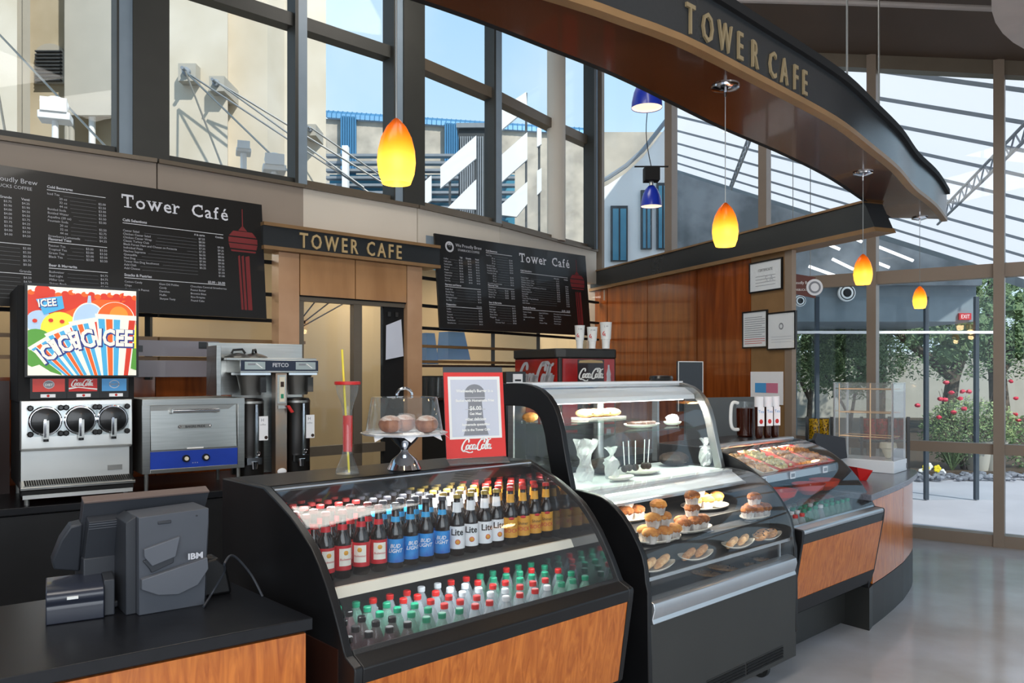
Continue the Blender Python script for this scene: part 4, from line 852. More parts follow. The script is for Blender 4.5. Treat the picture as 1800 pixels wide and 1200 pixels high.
def P2(px, v, z): return fr(OC, AC, AH(px, v), v, z)
def plate(name, label, loc, rx, ry, rz, m='plate', group='plates in the bakery case', wave=.0):
    prof = [(0, .004), (.6, .004), (.85, .010), (1, .020), (1.0, .024), (.84, .014), (.6, .008), (0, .008)]
    b = MB(); n = 28; V = []; F = []
    for r, z in prof:
        for k in range(n): a = 2*PI*k/n; V.append((rx*r*math.cos(a), ry*r*math.sin(a), z+wave*r*r*math.cos(2*a+1)+abs(wave)))
    for i in range(len(prof)-1):
        for k in range(n): F.append((i*n+k, i*n+(k+1) % n, (i+1)*n+(k+1) % n, (i+1)*n+k))
    b.add(V, F, m); o = b.build(name, None, loc, rz); return tag(o, label, 'plate', group)
def muffin_proto(m):
    t = thing('muffin', 'x', 'muffin', (0, 0, -50)); rr = random.Random(4)
    b = MB(); n = 18; V = []; F = []
    for i, (r, z) in enumerate([(.020, 0), (.023, .012), (.0265, .028), (.0285, .036)]):
        for k in range(n): a = 2*PI*k/n; q = r+(.0012 if k % 2 else -.0012); V.append((q*math.cos(a), q*math.sin(a), z))
    for i in range(3):
        for k in range(n): F.append((i*n+k, i*n+(k+1) % n, (i+1)*n+(k+1) % n, (i+1)*n+k))
    F.append(tuple(range(n))[::-1]); b.add(V, F, 'wrapper'); b.build('paper_cup', t)
    MB().ball((0, 0, .036), .030, 14, m, (1.03, 1.03, .62), jit=.05, rnd=rr).build('crown', t); return t
MP = {'brown': muffin_proto('muffin'), 'golden': muffin_proto('muffin_yellow')}; MU = set()
def muffin(kind, loc, label, sc=1.35):
    p = MP[kind]; rz = rb.uniform(0, 6)
    if kind not in MU: MU.add(kind); p.location = loc; p['label'] = label; p['group'] = 'muffins in the bakery case'; p.scale = (sc,)*3; return p
    return dup(p, loc, rz, label, 'muffins in the bakery case', sc)
POSN = ['front left', 'front middle', 'front right', 'back left', 'back right', 'second layer left', 'second layer right', 'topmost']
def pile(av, z, rx, kind, where, offs):
    a, v = av; pl = plate('plate', 'pale round plate carrying %s muffins, %s' % (kind, where), fr(OC, AC, a, v, z), rx, rx*.5 if v < .4 else rx*.7, AC)
    for (dx, dy, dz, w_) in offs:
        muffin(kind, fr(OC, AC, a+dx, v+dy*.8, z+.012+dz), '%s wrapped muffin, %s, on plate %s' % (kind, w_, where))
full = [(-.10, -.035, 0, 'front left'), (-.02, -.06, 0, 'front middle'), (.07, -.045, 0, 'front right'), (-.06, .04, 0, 'rear left'), (.03, .03, 0, 'rear right'), (-.055, -.01, .062, 'second layer left'), (.015, -.02, .062, 'second layer right'), (-.02, -.015, .122, 'topmost')]
pile((1.82, .235), .845, .15, 'golden', 'at left end of the middle step', full)
pile((2.14, .265), .845, .145, 'brown', 'in the centre of the middle step', [(-.10, -.02, 0, 'front left'), (-.02, -.035, 0, 'front middle'), (.065, -.02, 0, 'front right'), (-.05, .035, 0, 'rear left'), (.03, .035, 0, 'rear right'), (.0, 0, .062, 'second layer'), (0, 0, .124, 'topmost')])
pile((2.55, .46), .89, .165, 'golden', 'on the back step', [(-.12, -.02, 0, 'leftmost in front'), (-.04, -.05, 0, 'front middle'), (.05, -.05, 0, 'front right'), (.12, .0, 0, 'rightmost'), (-.05, .05, 0, 'rear left'), (.04, .05, 0, 'rear right'), (-.06, 0, .062, 'topmost')])
pile((2.70, .235), .845, .125, 'brown', 'at right end of the middle step', [(-.09, -.01, 0, 'leftmost'), (-.02, -.035, 0, 'front middle'), (.055, -.03, 0, 'front right'), (.0, .035, 0, 'rear'), (.07, .03, 0, 'rear right'), (-.01, 0, .062, 'topmost')])
pile((1.95, .52), .89, .13, 'brown', 'deep in left of the case', [(-.06, -.04, 0, 'front left'), (.02, -.05, 0, 'front right'), (-.02, .04, 0, 'rear'), (-.02, -.01, .062, 'topmost')])
def cookie(loc, label, r=.045, m='cookie', tilt=0, rz=0, th=.012, group='cookies in the bakery case', nm='cookie', cat='cookie', ecc=1):
    b = MB(Matrix.Identity(4)); V = []; n = 18; rr = random.Random(int(loc[0]*1e4))
    M = Matrix.Rotation(tilt, 4, 'Y'); b.lathe([(r*.86, 0), (r, th*.35), (r*.93, th*.8), (r*.5, th*1.15), (0, th*1.2)], n=n, mat=m, ecc=ecc, M=M)
    for _ in range(5 if nm == 'cookie' else 0): a = rr.uniform(0, 6.28); q = r*rr.uniform(.15, .7); b.ball((q*math.cos(a), q*math.sin(a), th*1.1), .005, 6, 'choc', M=M)
    o = b.build(nm, None, loc, rz); return tag(o, label, cat, group)
FP = [(1.67, .142, .13, 'at left end of front step'), (1.99, .142, .125, 'in middle of front step'), (2.37, .142, .13, 'right of middle on front step'), (2.66, .142, .12, 'at right end of front step')]
kinds = [('sugar_cookie', 'pale oblong cookie', 'pastry', 1.15, .5, 4), ('wafer_bar', 'crisp brown bar', 'cookie', 1.0, .5, 4), ('wafer_bar', 'frosted bar', 'pastry', 1.0, .5, 4), ('cookie', 'flat golden cookie', 'cookie', 1.15, .8, 3)]
for (a, v, rx, where), (nm, lab, m, rs, ec, n) in zip(FP, kinds):
    z = .746
    plate('plate', 'off-white wavy oval plate %s of the bakery case' % where, fr(OC, AC, a, v, z), rx, .058, AC, wave=.008)
    for k in range(n):
        dx = (-.08, -.03, .025, .075)[k]
        cookie(fr(OC, AC, a+dx, v+(.008 if k % 2 else -.006), z+.030+.005*(k % 2)), '%s, %s, on plate %s' % (lab, ('leftmost', 'second from left', 'third from left', 'rightmost')[k], where), .042*rs, m, -.38, AC+.15, .014, 'cookies and bars in the bakery case', nm, 'cookie' if 'cookie' in nm else 'pastry bar', ec)
for k, (a, v, lab) in enumerate([(2.28, .27, 'large round cookie lying flat on the lower deck, left of centre'), (2.40, .25, 'second round cookie overlapping the large one on the lower deck'), (2.62, .2, 'brown cookie on the lower deck near the right end'), (2.72, .2, 'rightmost cookie on the lower deck'), (1.66, .16, 'cookie on the lower deck at the left end panel')]):
    cookie(fr(OC, AC, a, v, .601+.012*(k % 2)), lab, .085 if k < 2 else .055, 'cookie', .12, AC, .016)
def card(px, v, z, lab, w_=.06, h=.04, m='ink_grey'):
    o = MB().prism([(-w_/2, 0), (w_/2, 0), (w_/2, .003), (-w_/2, .003)], 'y', 0, h, m).build('price_card', None, P2(px, v, z), AC); return tag(o, lab, 'card', 'price cards in the bakery case')
card(1250, .20, .846, 'small grey price card behind the front plates left of centre'); card(1325, .20, .846, 'small grey price card beside the right cookie plate'); card(1180, .12, .602, 'small price card lying on the lower deck at the left')
# pastries on the glass shelves and the upper deck
tag(MB().prism([(-.16, -.07), (.15, -.07), (.18, .07), (-.14, .07)], 'z', 0, .012, 'plate').build('platter', None, P2(1052, .76, 1.401), AC), 'white rectangular platter with rolls on the upper glass shelf', 'platter')
for k in range(4):
    o = MB().ball((0, 0, .022), .038, 14, 'pastry', (1.0, 1.6, .62)).build('bread_roll', None, fr(OC, AC, AH(1052, .76)-.11+.07*k, .76, 1.413), AC+.3*(k % 2)); tag(o, 'golden oval roll, %s on the white platter' % ['leftmost', 'second from the left', 'third from the left', 'rightmost'][k], 'roll', 'rolls on the upper glass shelf')
plate('plate', 'white oval plate of dark bars on the lower glass shelf', P2(1128, .76, 1.336), .13, .08, AC)
for k in range(5):
    o = MB().box(-.022, .022, -.03, .03, 0, .02, 'choc').build('chocolate_bar', None, fr(OC, AC, AH(1128, .76)-.08+.04*k, .76+.01*(k % 2), 1.352), AC+.2*k, bevel=.005); tag(o, 'dark chocolate bar, %s on the oval plate' % ['leftmost', 'second', 'middle', 'fourth', 'rightmost'][k], 'pastry', 'chocolate bars on the glass shelf')
plate('plate', 'small white plate with a wrapped cake on the lower glass shelf at the right', P2(1182, .76, 1.336), .06, .05, AC)
tag(MB().ball((0, 0, .025), .04, 10, 'wrap', (1.2, 1, .7), jit=.12, rnd=rb).build('wrapped_cake', None, P2(1182, .76, 1.350), AC), 'plastic wrapped cake slice on the lower glass shelf', 'cake')
tag(MB().ball((0, 0, .022), .036, 12, 'muffin_yellow', (1.3, 1, .7)).build('pastry', None, P2(932, .86, 1.401), AC), 'yellow topped pastry seen through the left side of the hood', 'pastry')
tb = MB(); n = 16; V = []; F = []
for i, (r, z) in enumerate([(.04, 0), (.045, .025), (.040, .05), (.032, .08), (.030, .11), (.036, .135), (.044, .16), (.052, .185), (.062, .21)]):
    for k in range(n): a = 2*PI*k/n; q = r*(1+rb.uniform(-.3, .3)); V.append((q*math.cos(a), q*math.sin(a), z+rb.uniform(0, .012)))
for i in range(8):
    for k in range(n): F.append((i*n+k, i*n+(k+1) % n, (i+1)*n+(k+1) % n, (i+1)*n+k))
tag(tb.add(V, F, 'wrap').build('plastic_bag', None, P2(1028, .66, 1.093), 0, smooth=False), 'crumpled clear plastic bag standing at the left of the upper deck', 'bag')
for px, lab in ((1075, 'clear wrapped treat cup left of the cake pops'), (1240, 'clear wrapped treat cup at the right end of the upper deck')):
    tb = MB(); V = []; F = []
    for i, (r, z) in enumerate([(.03, 0), (.035, .02), (.034, .05), (.04, .08), (.036, .10), (.014, .118), (.010, .125), (.022, .145), (.034, .165)]):
        for k in range(12): a = 2*PI*k/12; q = r*(1+rb.uniform(-.25, .25)); V.append((q*math.cos(a), q*math.sin(a), z+rb.uniform(0, .008)))
    for i in range(8):
        for k in range(12): F.append((i*12+k, i*12+(k+1) % 12, (i+1)*12+(k+1) % 12, (i+1)*12+k))
    tag(tb.add(V, F, 'wrap').build('wrapped_treat', None, P2(px, .62, 1.093), smooth=False), lab, 'treat', 'wrapped treats')
tag(MB().ball((0, 0, .045), .09, 16, 'choc', (1.2, .9, .5), jit=.08, rnd=rb).build('chocolate_cake', None, P2(1062, .8, 1.093), AC), 'dark chocolate cake behind the plastic bag on the upper deck', 'cake')
tag(MB().ball((0, 0, .04), .085, 16, 'choc', (1.4, .9, .48), jit=.1, rnd=rb).build('chocolate_cake', None, P2(1185, .78, 1.093), AC), 'dark loaf cake at the right on the upper deck', 'cake')
plate('plate', 'white dish under the chocolate cake pops on the upper deck', P2(1128, .66, 1.093), .13, .085, AC, group='plates on the upper deck')
plate('plate', 'flat white dish left of the cake pops on the upper deck', P2(1092, .56, 1.093), .09, .045, AC, group='plates on the upper deck')
for k, px in enumerate((1098, 1106, 1117, 1132, 1139)):
    t = thing('cake_pop', 'chocolate cake pop with a white stick, %s of five' % ['leftmost', 'second from the left', 'middle', 'fourth from the left', 'rightmost'][k], 'cake pop', P2(px, .64+.015*(k % 2), 1.117), 0, 'cake pops')
    MB().ball((0, 0, .02), .02, 12, 'choc').build('cake_ball', t); MB().cyl((0, 0, .035), (.004*(k-2), 0, .165), .0028, n=6, mat='white').build('stick', t)

# ---- chilled food case
D0 = 2.86; DW = 1.09; OK3 = fr(OC, AC, D0, 0)[:2]
c3 = thing('food_case', 'curved glass food case with steel top edge, orange wood front, red trays and bottles inside', 'display case', (*OK3, 0), AC)
P3 = [(.66, 1.192), (.60, 1.188), (.54, 1.175), (.48, 1.155), (.42, 1.130), (.36, 1.098), (.31, 1.062), (.26, 1.018), (.215, .968), (.175, .912), (.135, .85), (.10, .79)]
OUT3 = [(1.05, .02), (1.05, 1.20), (.68, 1.20)] + P3 + [(.045, .785), (.038, .775), (.042, .728), (.105, .37), (.14, .28), (.27, .26), (.27, .02)]
for x0, x1 in ((0, .02), (DW-.018, DW)): MB().prism(OUT3, 'x', x0, x1, 'black').build('end_panel', c3, bevel=.003)
MB().box(.02, DW-.018, .70, 1.05, 1.17, 1.20, 'slate').build('top_panel', c3, smooth=False)
MB().box(.0, DW, .655, .71, 1.178, 1.206, 'alu').build('top_rail', c3, bevel=.008)
MB().sheet(P3, 'x', .02, DW-.018, -.006, 'case_glass').build('glass_front', c3)
MB().prism([(.11, .80), (.10, .79), (.045, .785), (.038, .775), (.04, .758), (.12, .765)], 'x', .02, DW-.018, 'alu').build('nose_rail', c3, bevel=.004)
MB().prism([(.04, .758), (.05, .70), (.09, .70), (.11, .77)], 'x', .02, DW-.018, 'slate').prism([(.10, .385), (.118, .30), (.20, .28), (.20, .385)], 'x', .02, DW-.018, 'black').build('lower_trim', c3)
MB().prism([(.047, .705), (.103, .382), (.12, .382), (.07, .705)], 'x', .02, DW-.018, 'wood_orange').build('front_panel', c3)
bb = MB().box(.02, DW-.018, .27, 1.0, .02, .62, 'charcoal'); bb.build('base', c3, smooth=False)
g = MB()
for k in range(16): g.box(.06+.06*k, .10+.06*k, .262, .271, .235, .262, 'matte_black')
g.box(.03, DW-.03, .264, .2705, .205, .212, 'matte_black'); g.build('vent_slot', c3, smooth=False)
MB().box(.02, DW-.018, .98, 1.0, .6, 1.17, 'charcoal').build('back_wall', c3, smooth=False)
MB().box(.02, DW-.018, .10, .98, .60, .62, 'charcoal').build('deck', c3, smooth=False)
s_ = MB().box(.022, DW-.02, .36, .95, 1.022, 1.036, 'steel_dull').build('shelf', c3, smooth=False)
MB().prism([(.352, 1.042), (.36, 1.042), (.36, 1.0), (.345, 1.0)], 'x', .022, DW-.02, 'alu').build('price_rail', s_)
case_lamp(OC, AC, D0+.55, .66, 1.165, 8, .9, (1, .82, .55)); case_lamp(OC, AC, D0+.55, .40, 1.035, 9, .9, (1, .85, .62))
for k, px in enumerate((1342, 1393, 1450)): tag(MB().box(-.03, .03, -.004, 0, 0, .042, 'paper').box(-.022, .022, -.0045, -.004, .01, .032, 'ink_grey').build('price_tag', None, P2(px, .340, 1.0), AC), 'white price tag on the food case shelf edge, %s' % ['left', 'middle', 'right'][k], 'price tag', 'price tags on the food case shelf')
def tray(a, v, z, w_, d, rim, food, lab, flab):
    loc = fr(OC, AC, a, v, z); t = []
    b = MB(); w1, d1 = w_*.8, d*.85
    V = [(-w_, -d, .03), (w_, -d, .03), (w_, d, .03), (-w_, d, .03), (-w1, -d1, 0), (w1, -d1, 0), (w1, d1, 0), (-w1, d1, 0), (-w_+.008, -d+.008, .03), (w_-.008, -d+.008, .03), (w_-.008, d-.008, .03), (-w_+.008, d-.008, .03), (-w1, -d1, .006), (w1, -d1, .006), (w1, d1, .006), (-w1, d1, .006)]
    F = [(0, 1, 5, 4), (1, 2, 6, 5), (2, 3, 7, 6), (3, 0, 4, 7), (4, 5, 6, 7), (0, 8, 9, 1), (1, 9, 10, 2), (2, 10, 11, 3), (3, 11, 8, 0), (8, 12, 13, 9), (9, 13, 14, 10), (10, 14, 15, 11), (11, 15, 12, 8), (12, 15, 14, 13)]
    o = b.add(V, F, rim).build('food_tray', None, loc, AC, bevel=.002); tag(o, lab, 'tray', 'trays in the food case')
    o.rotation_euler = (.28, 0, AC)
    fb = MB(); rr = random.Random(int(a*100))
    for _ in range(110): fb.ball((rr.uniform(-w1, w1)*.95, rr.uniform(-d1, d1)*.95, .016+rr.uniform(0, .02)), rr.uniform(.010, .018), 6, food)
    o = fb.build('food_heap', None, loc, AC); o.rotation_euler = (.28, 0, AC); tag(o, flab, 'food', kind='stuff')
tray(3.03, .47, 1.082, .085, .15, 'plate', 'pastry', 'pale tray at the left end of the food case shelf', 'pale yellow food filling the leftmost tray')
tray(3.29, .50, 1.082, .10, .16, 'red_gloss', 'rice', 'glossy red tray of rice food left of the shelf middle', 'greenish yellow rice dish in the red tray')
tray(3.56, .50, 1.082, .10, .16, 'red_gloss', 'pastry', 'red tray right of the shelf middle', 'light yellow food in the tray right of the middle')
tray(3.80, .50, 1.082, .10, .16, 'red_gloss', 'muffin_yellow', 'orange red tray at the right end of the shelf', 'golden food in the rightmost tray')
def bowl(a, v, z, r, lab):
    o = MB().lathe([(.3*r, 0), (.4*r, .004), (.85*r, .035), (r, .07), (r*.95, .07), (.8*r, .038), (.35*r, .01), (0, .008)], n=28, mat='red_gloss', ecc=.8).build('bowl', None, fr(OC, AC, a, v, z), AC); tag(o, lab, 'bowl', 'red bowls in the food case')
st = thing('bowl_riser', 'clear riser holding the red bowls below the shelf', 'stand', fr(OC, AC, D0+.03, .22, .62), AC)
MB().box(0, 1.0, 0, .5, .245, .25, 'acrylic').box(0, .006, 0, .5, 0, .245, 'acrylic').box(.99, .996, 0, .5, 0, .245, 'acrylic').build('riser_sheet', st, smooth=False)
bowl(3.13, .33, .882, .13, 'large glossy red bowl at the left below the shelf'); bowl(3.52, .34, .882, .125, 'red bowl in the middle below the shelf'); bowl(3.78, .36, .882, .12, 'red bowl at the right below the shelf')
put_sodas(['.rr...........', '..wwgggwggggg', '.wgwgggwgggg', 'gwgggwgggwgg'], D0+.09, .074, .165, .066, .62, "food case deck")

# ---- popcorn counter
OPC = (2.30, 5.08)
top = [(2.285, 5.06), (2.377, 5.167), (2.531, 5.345), (2.689, 5.536), (2.873, 5.77), (3.03, 6.0), (3.12, 6.14), (3.194, 6.27), (3.225, 6.36), (3.205, 6.45), (3.12, 6.60), (2.9, 6.80), (2.6, 6.85), (2.38, 6.60), (1.80, 5.95), (1.78, 5.72)]
pc = thing('service_counter', 'curved counter with slate top, orange wood panels and black base under the popcorn case', 'counter', (*OPC, 0))
rel = lambda P: [(x-OPC[0], y-OPC[1]) for x, y in P]
def inset(P, d):
    R = []; n = len(P)
    for i in range(n):
        a = Vector(P[i-1]); b = Vector(P[i]); c = Vector(P[(i+1) % n]); d1 = (b-a).normalized(); d2 = (c-b).normalized(); t = (d1+d2).normalized(); R.append((b.x-t.y*d, b.y+t.x*d))
    return R
MB().prism(rel(top), 'z', .835, .875, 'counter_grey').build('worktop', pc, bevel=.003)
ins = rel(inset(top, .035))
MB().prism(ins, 'z', 0, .27, 'charcoal').build('base', pc, smooth=False)
MB().prism(rel(inset(top, .05)), 'z', .27, .835, 'matte_black').build('carcass', pc, smooth=False)
for i0, i1 in ((1, 4), (4, 8), (8, 11)):
    pl = ins[i0:i1+1]; o1 = []; b = MB()
    d = Vector(pl[-1])-Vector(pl[-2]); d.normalize(); pl = pl[:-1]+[(pl[-1][0]-d.x*.006, pl[-1][1]-d.y*.006)]
    b.sheet(pl, 'z', .275, .828, .012, 'wood_orange'); b.build('wood_panel', pc)

# ---- counter with the sales terminal
sc = thing('service_counter', 'near left counter with black worktop and orange wood front panels', 'counter', (*OP, 0), AP)
MB().prism([(-2.6, 0), (0, 0), (-.085, .72), (-2.6, .72)], 'z', .862, .90, 'black_lam').build('worktop', sc, bevel=.003)
MB().prism([(-2.6, .03), (-.012, .03), (-.095, .70), (-2.6, .70)], 'z', 0, .862, 'matte_black').build('carcass', sc, smooth=False)
xs = [-.012, -.775, -1.54, -2.3]
for i in range(3): MB().box(xs[i+1]+.006, xs[i]-.006, .014, .03, .10, .852, 'wood_orange').build('wood_panel', sc, smooth=False)

# ---- back counters
bk = thing('back_counter', 'long black back counter carrying the drink and coffee machines', 'counter', (*OB, 0), AB)
MB().box(-2.2, 2.02, 0, 1.05, .86, .90, 'black_lam').build('worktop', bk, bevel=.003)
MB().box(-2.2, 2.0, .04, 1.03, 0, .86, 'matte_black').build('carcass', bk, smooth=False)
for k in range(6): x = -2.17+.69*k; d = MB().box(x, x+.68, .02, .04, .1, .85, 'black').build('cabinet_door', bk, bevel=.002); MB().cyl((x+.64, .0, .62), (x+.64, .0, .74), .005, n=8, mat='steel').cyl((x+.64, .0, .63), (x+.64, .02, .63), .004, n=6, mat='steel').cyl((x+.64, .0, .73), (x+.64, .02, .73), .004, n=6, mat='steel').build('handle', d)
rc = thing('rear_counter', 'dark counter under the red drink dispenser behind the bakery case', 'counter', fr(OC, AC, 2.2, 2.5), AC)
MB().box(0, 2.9, 0, .95, .86, .90, 'black_lam').build('worktop', rc, bevel=.003); MB().box(.02, 2.88, .03, .93, 0, .86, 'matte_black').build('carcass', rc, smooth=False)
# ================================================================== things on the cases and counters
cs = thing('cake_stand', 'chrome pedestal cake stand with a clear dome on the beverage case', 'cake stand', (-.45, 3.332, 1.2435), .3)
MB().lathe([(.070, 0), (.072, .006), (.064, .022), (.052, .045), (.030, .062), (.017, .075), (.014, .085), (.020, .095), (.045, .118), (.062, .14), (.062, .148)], n=32, mat='chrome').build('pedestal', cs)
MB().lathe([(0, .147), (.10, .147), (.172, .150), (.182, .158), (.172, .156), (.10, .153), (0, .153)], n=40, mat='white_enamel').build('plate', cs)
dm = MB().lathe([(.176, .160), (.160, .168), (.152, .22), (.138, .300), (.134, .306), (.0, .312)], n=40, mat='clear_glass', close=False).build('dome', cs)
hp = [(.032*math.cos(PI*k/10)*1.0, 0, .312+.030*math.sin(PI*k/10)) for k in range(11)]; MB().tube(hp, .006, 8, 'chrome').build('handle', dm)
nap = MB(); nap.add([(-.15, -.08, .155), (-.02, -.15, .155), (.14, -.1, .155), (.15, .09, .155), (0, .15, .155), (-.15, .09, .155)], [(0, 1, 2, 3, 4, 5)], 'paper')
for a in (-2.4, -1.6, -.8, -.2): x, y = .15*math.cos(a), .15*math.sin(a); x2, y2 = .19*math.cos(a), .19*math.sin(a); t_ = (-math.sin(a)*.04, math.cos(a)*.04); nap.add([(x+t_[0], y+t_[1], .16), (x2, y2, .13), (x-t_[0], y-t_[1], .16)], [(0, 1, 2)], 'paper')
nap.flat = True; nap.build('doily', cs, smooth=False)
for k, (px, dy) in enumerate(((682, -.02), (706, .04), (746, -.015))):
    Yd = 3.332+dy; o = MB().ball((0, 0, .034), .050, 16, 'donut', (1, 1, .72), jit=.03, rnd=rb).ball((0, 0, .044), .045, 16, 'icing', (1, 1, .62)).build('glazed_bun', None, (X(px+4, Yd), Yd, 1.402)); tag(o, 'sugar glazed brown bun under the cake dome, %s' % ['left front', 'middle back', 'right'][k], 'bun', 'buns under the cake dome')
yg = thing('yard_glass', 'tall clear waisted souvenir cup with red rim on the beverage case', 'cup', (-.661, 3.201, 1.2435))
MB().lathe([(.047, 0), (.048, .008), (.040, .03), (.022, .075), (.017, .11), (.018, .20), (.019, .25), (.026, .285), (.042, .325), (.047, .365)], n=24, mat='clear_glass', close=False).lathe([(0, .002), (.046, .002)], n=24, mat='clear_glass', close=False).build('cup_body', yg)
MB().lathe([(.047, .358), (.052, .360), (.052, .370), (.047, .372)], n=24, mat='red').build('rim', yg)
MB().lathe([(.0185, .09), (.0195, .18), (.0195, .235)], n=10, mat='red', ecc=.5, close=False).build('sticker', yg)
o = MB().cyl((.006, 0, .006), (-.022, 0, .50), .0045, n=8, mat='yellow').build('drinking_straw', None, (-.661, 3.201, 1.2435)); tag(o, 'long yellow straw standing in the tall clear cup with red rim', 'straw')
# counter sign
sg = thing('counter_sign', 'red acrylic counter sign with white script on the beverage case', 'sign', (-.275, 3.496, 1.2435), math.atan2(.133, .262))
MB().prism([(.0, 0), (.29, 0), (.29, .004), (.0, .004)], 'z', 0, .004, 'acrylic').prism([(-.012, .0), (-.006, .001), (.045, .028), (.04, .032)], 'x', .0, .294, 'acrylic').build('base', sg, smooth=False)
Mt = Matrix.Translation((0, .03, .025)) @ Matrix.Rotation(-.10, 4, 'X')
MB().box(.0, .294, 0, .004, 0, .385, 'sign_red', Mt).box(.0, .294, .004, .007, 0, .41, 'smoke', Mt).build('red_board', sg, smooth=False)
ps = MB().box(.018, .276, -.002, -.0003, .085, .366, 'white', Mt).box(.030, .262, -.0026, -.0021, .095, .352, 'paper_blue', Mt)
FM = Mt @ FRONT(.147, -.0030, 0)
def shape(mb, P, M, mat_, zz=.0): mb.add([(x, y, zz) for x, y in P], [tuple(range(len(P)))], mat_, M)
shape(ps, [(.050*math.cos(a*PI/12), .288+.043*math.sin(a*PI/12)) for a in range(13)] + [(-.05, .262), (.05, .262)][::1], FM, 'ink_grey')
shape(ps, [(-.05, .284), (.05, .284), (.046, .262), (.034, .250), (-.034, .250), (-.046, .262)], FM, 'ink_grey', .0002)
shape(ps, [(-.034, .25), (.034, .25), (.038, .18), (.062, .10), (-.062, .10), (-.038, .18)], FM, 'ink_grey', .0002)
for y in (.268, .215, .165): shape(ps, [(-.05, y), (.05, y), (.05, y+.004), (-.05, y+.004)], FM, 'ink_light', .0004)
FT = lambda y: Mt @ FRONT(.147, -.0032, y)
for s_, y, h in (("Wednesday's Burger in a", .295, .018), ('Basket with Homemade Fries', .252, .016), ('$6.00', .214, .026), ('Get Meal', .192, .016), ('other delicious', .168, .017), ('homemade quesadillas', .144, .015), ('just in the Tower Cafe', .120, .015)):
    text(ps, s_, FT(y), h, 'white', 'CENTER', bold=.0006)
ps.build('poster', sg, smooth=False)
lg = MB(); script(lg, Mt @ FRONT(.070, -.0012, .034), .150, 'white', nib=.06); lg.build('script_logo', sg, smooth=False)

# point-of-sale terminal on the near counter (front frame P)
PT = lambda a, v, z=.9: fr(OP, AP, a, v, z)
def Pof(x, y): dx, dy = x-OP[0], y-OP[1]; return dx*math.cos(AP)+dy*math.sin(AP), -dx*math.sin(AP)+dy*math.cos(AP)
pos = thing('sales_terminal', 'dark grey point of sale terminal with tilted monitor on the near counter', 'computer', (-1.139, 2.442, .9005), AP+.03)
b = MB()   # front housing: a tall grey block with a scooped face
b.prism([(0, 0), (.205, 0), (.20, .0), (.212, .26), (.212, .31), (.0, .302)], 'y', .02, .18, 'plastic_grey')
b.prism([(-.03, 0), (0, 0), (0, .302), (-.03, .285)], 'y', .05, .20, 'plastic_dark')
b.prism([(.003, .115), (.20, .155), (.203, .118), (.17, .072), (.11, .052), (.05, .060), (.002, .085)], 'y', -.006, .02, 'plastic_light')
b.prism([(.012, .182), (.012, .205), (.118, .232), (.105, .170), (.035, .150)], 'y', .004, .021, 'plastic_light')
b.prism([(.01, .168), (.104, .19), (.10, .150), (.035, .128), (.03, .14)], 'y', .012, .0215, 'plastic_dark')
b.box(.055, .095, .016, .0205, .275, .285, 'plastic_dark'); b.box(.17, .176, .016, .0205, .288, .292, 'plastic_dark')
b.build('housing', pos, bevel=.004)
lg = MB(); text(lg, 'IBM', FRONT(.138, -.0062, .158), .026, 'ink_light', sx=1.15, bold=.001); lg.build('logo', pos)
Mm = Matrix.Translation((-.06, .26, .13)) @ Matrix.Rotation(.30, 4, 'X')
b = MB(); b.prism([(-.07, .0), (.30, .0), (.33, .215), (-.06, .215)], 'y', 0, .035, 'plastic_dark', Mm); b.prism([(-.06, -.03), (.24, -.03), (.28, .17), (-.05, .17)], 'y', -.045, 0, 'plastic_dark', Mm)
for k in range(3): b.box(-.05, .16, -.047, -.044, .145+.008*k, .148+.008*k, 'plastic_grey', Mm)
b.box(-.06, .33, -.004, .04, .215, .222, 'bezel', Mm)
b.build('monitor', pos, bevel=.006)
b = MB(); b.prism([(-.135, .0), (-.06, -.02), (-.06, .15), (-.095, .145), (-.12, .10), (-.14, .03)], 'y', -.01, .03, 'plastic_dark', Mm); b.build('card_reader', pos, bevel=.006)
MB().box(-.12, .02, .2, .34, .0, .16, 'plastic_dark').box(-.13, .2, .16, .36, 0, .02, 'plastic_dark').build('stand', pos, bevel=.004)
pr = thing('receipt_printer', 'small dark grey receipt printer with rounded front beside the sales terminal', 'printer', (-1.382, 2.36, .9005), AP-.12)
b = MB(); P = [(0.0, .0)] + [(-.002, .05)] + [(.03-.035*math.cos(t), .085+.035*math.sin(t)) for t in [PI*.5*k/6-.6 for k in range(7)]] + [(.06, .122), (.16, .125), (.16, 0)]
b.prism([(y, z*.86) for y, z in P], 'x', 0, .155, 'plastic_blue'); b.build('printer_body', pr, bevel=.003)
MB().box(.155, .185, .02, .15, 0, .11, 'plastic_dark').build('side_cover', pr, bevel=.003)
lb = MB().box(.055, .085, -.010, -.004, .071, .079, 'white'); lb.build('label', pr, smooth=False)
tag(MB().tube(cr_smooth([(0, 0, .006), (.04, .05, .03), (.07, .02, .10), (.06, -.02, .14), (.10, .02, .15), (.16, .03, .08), (.19, .0, .006)], 6), .004, 8, 'plastic_dark').build('cable', None, PT(-.24, .30), AP), 'loose black cable on the counter right of the sales terminal', 'cable')
tag(MB().prism([(0, 0), (.12, 0), (.10, .10), (.07, .13), (.02, .12)], 'y', 0, .08, 'black').build('scanner_cradle', None, PT(-.23, .42), AP, bevel=.01), 'black scanner cradle between the sales terminal and the beverage case', 'scanner')

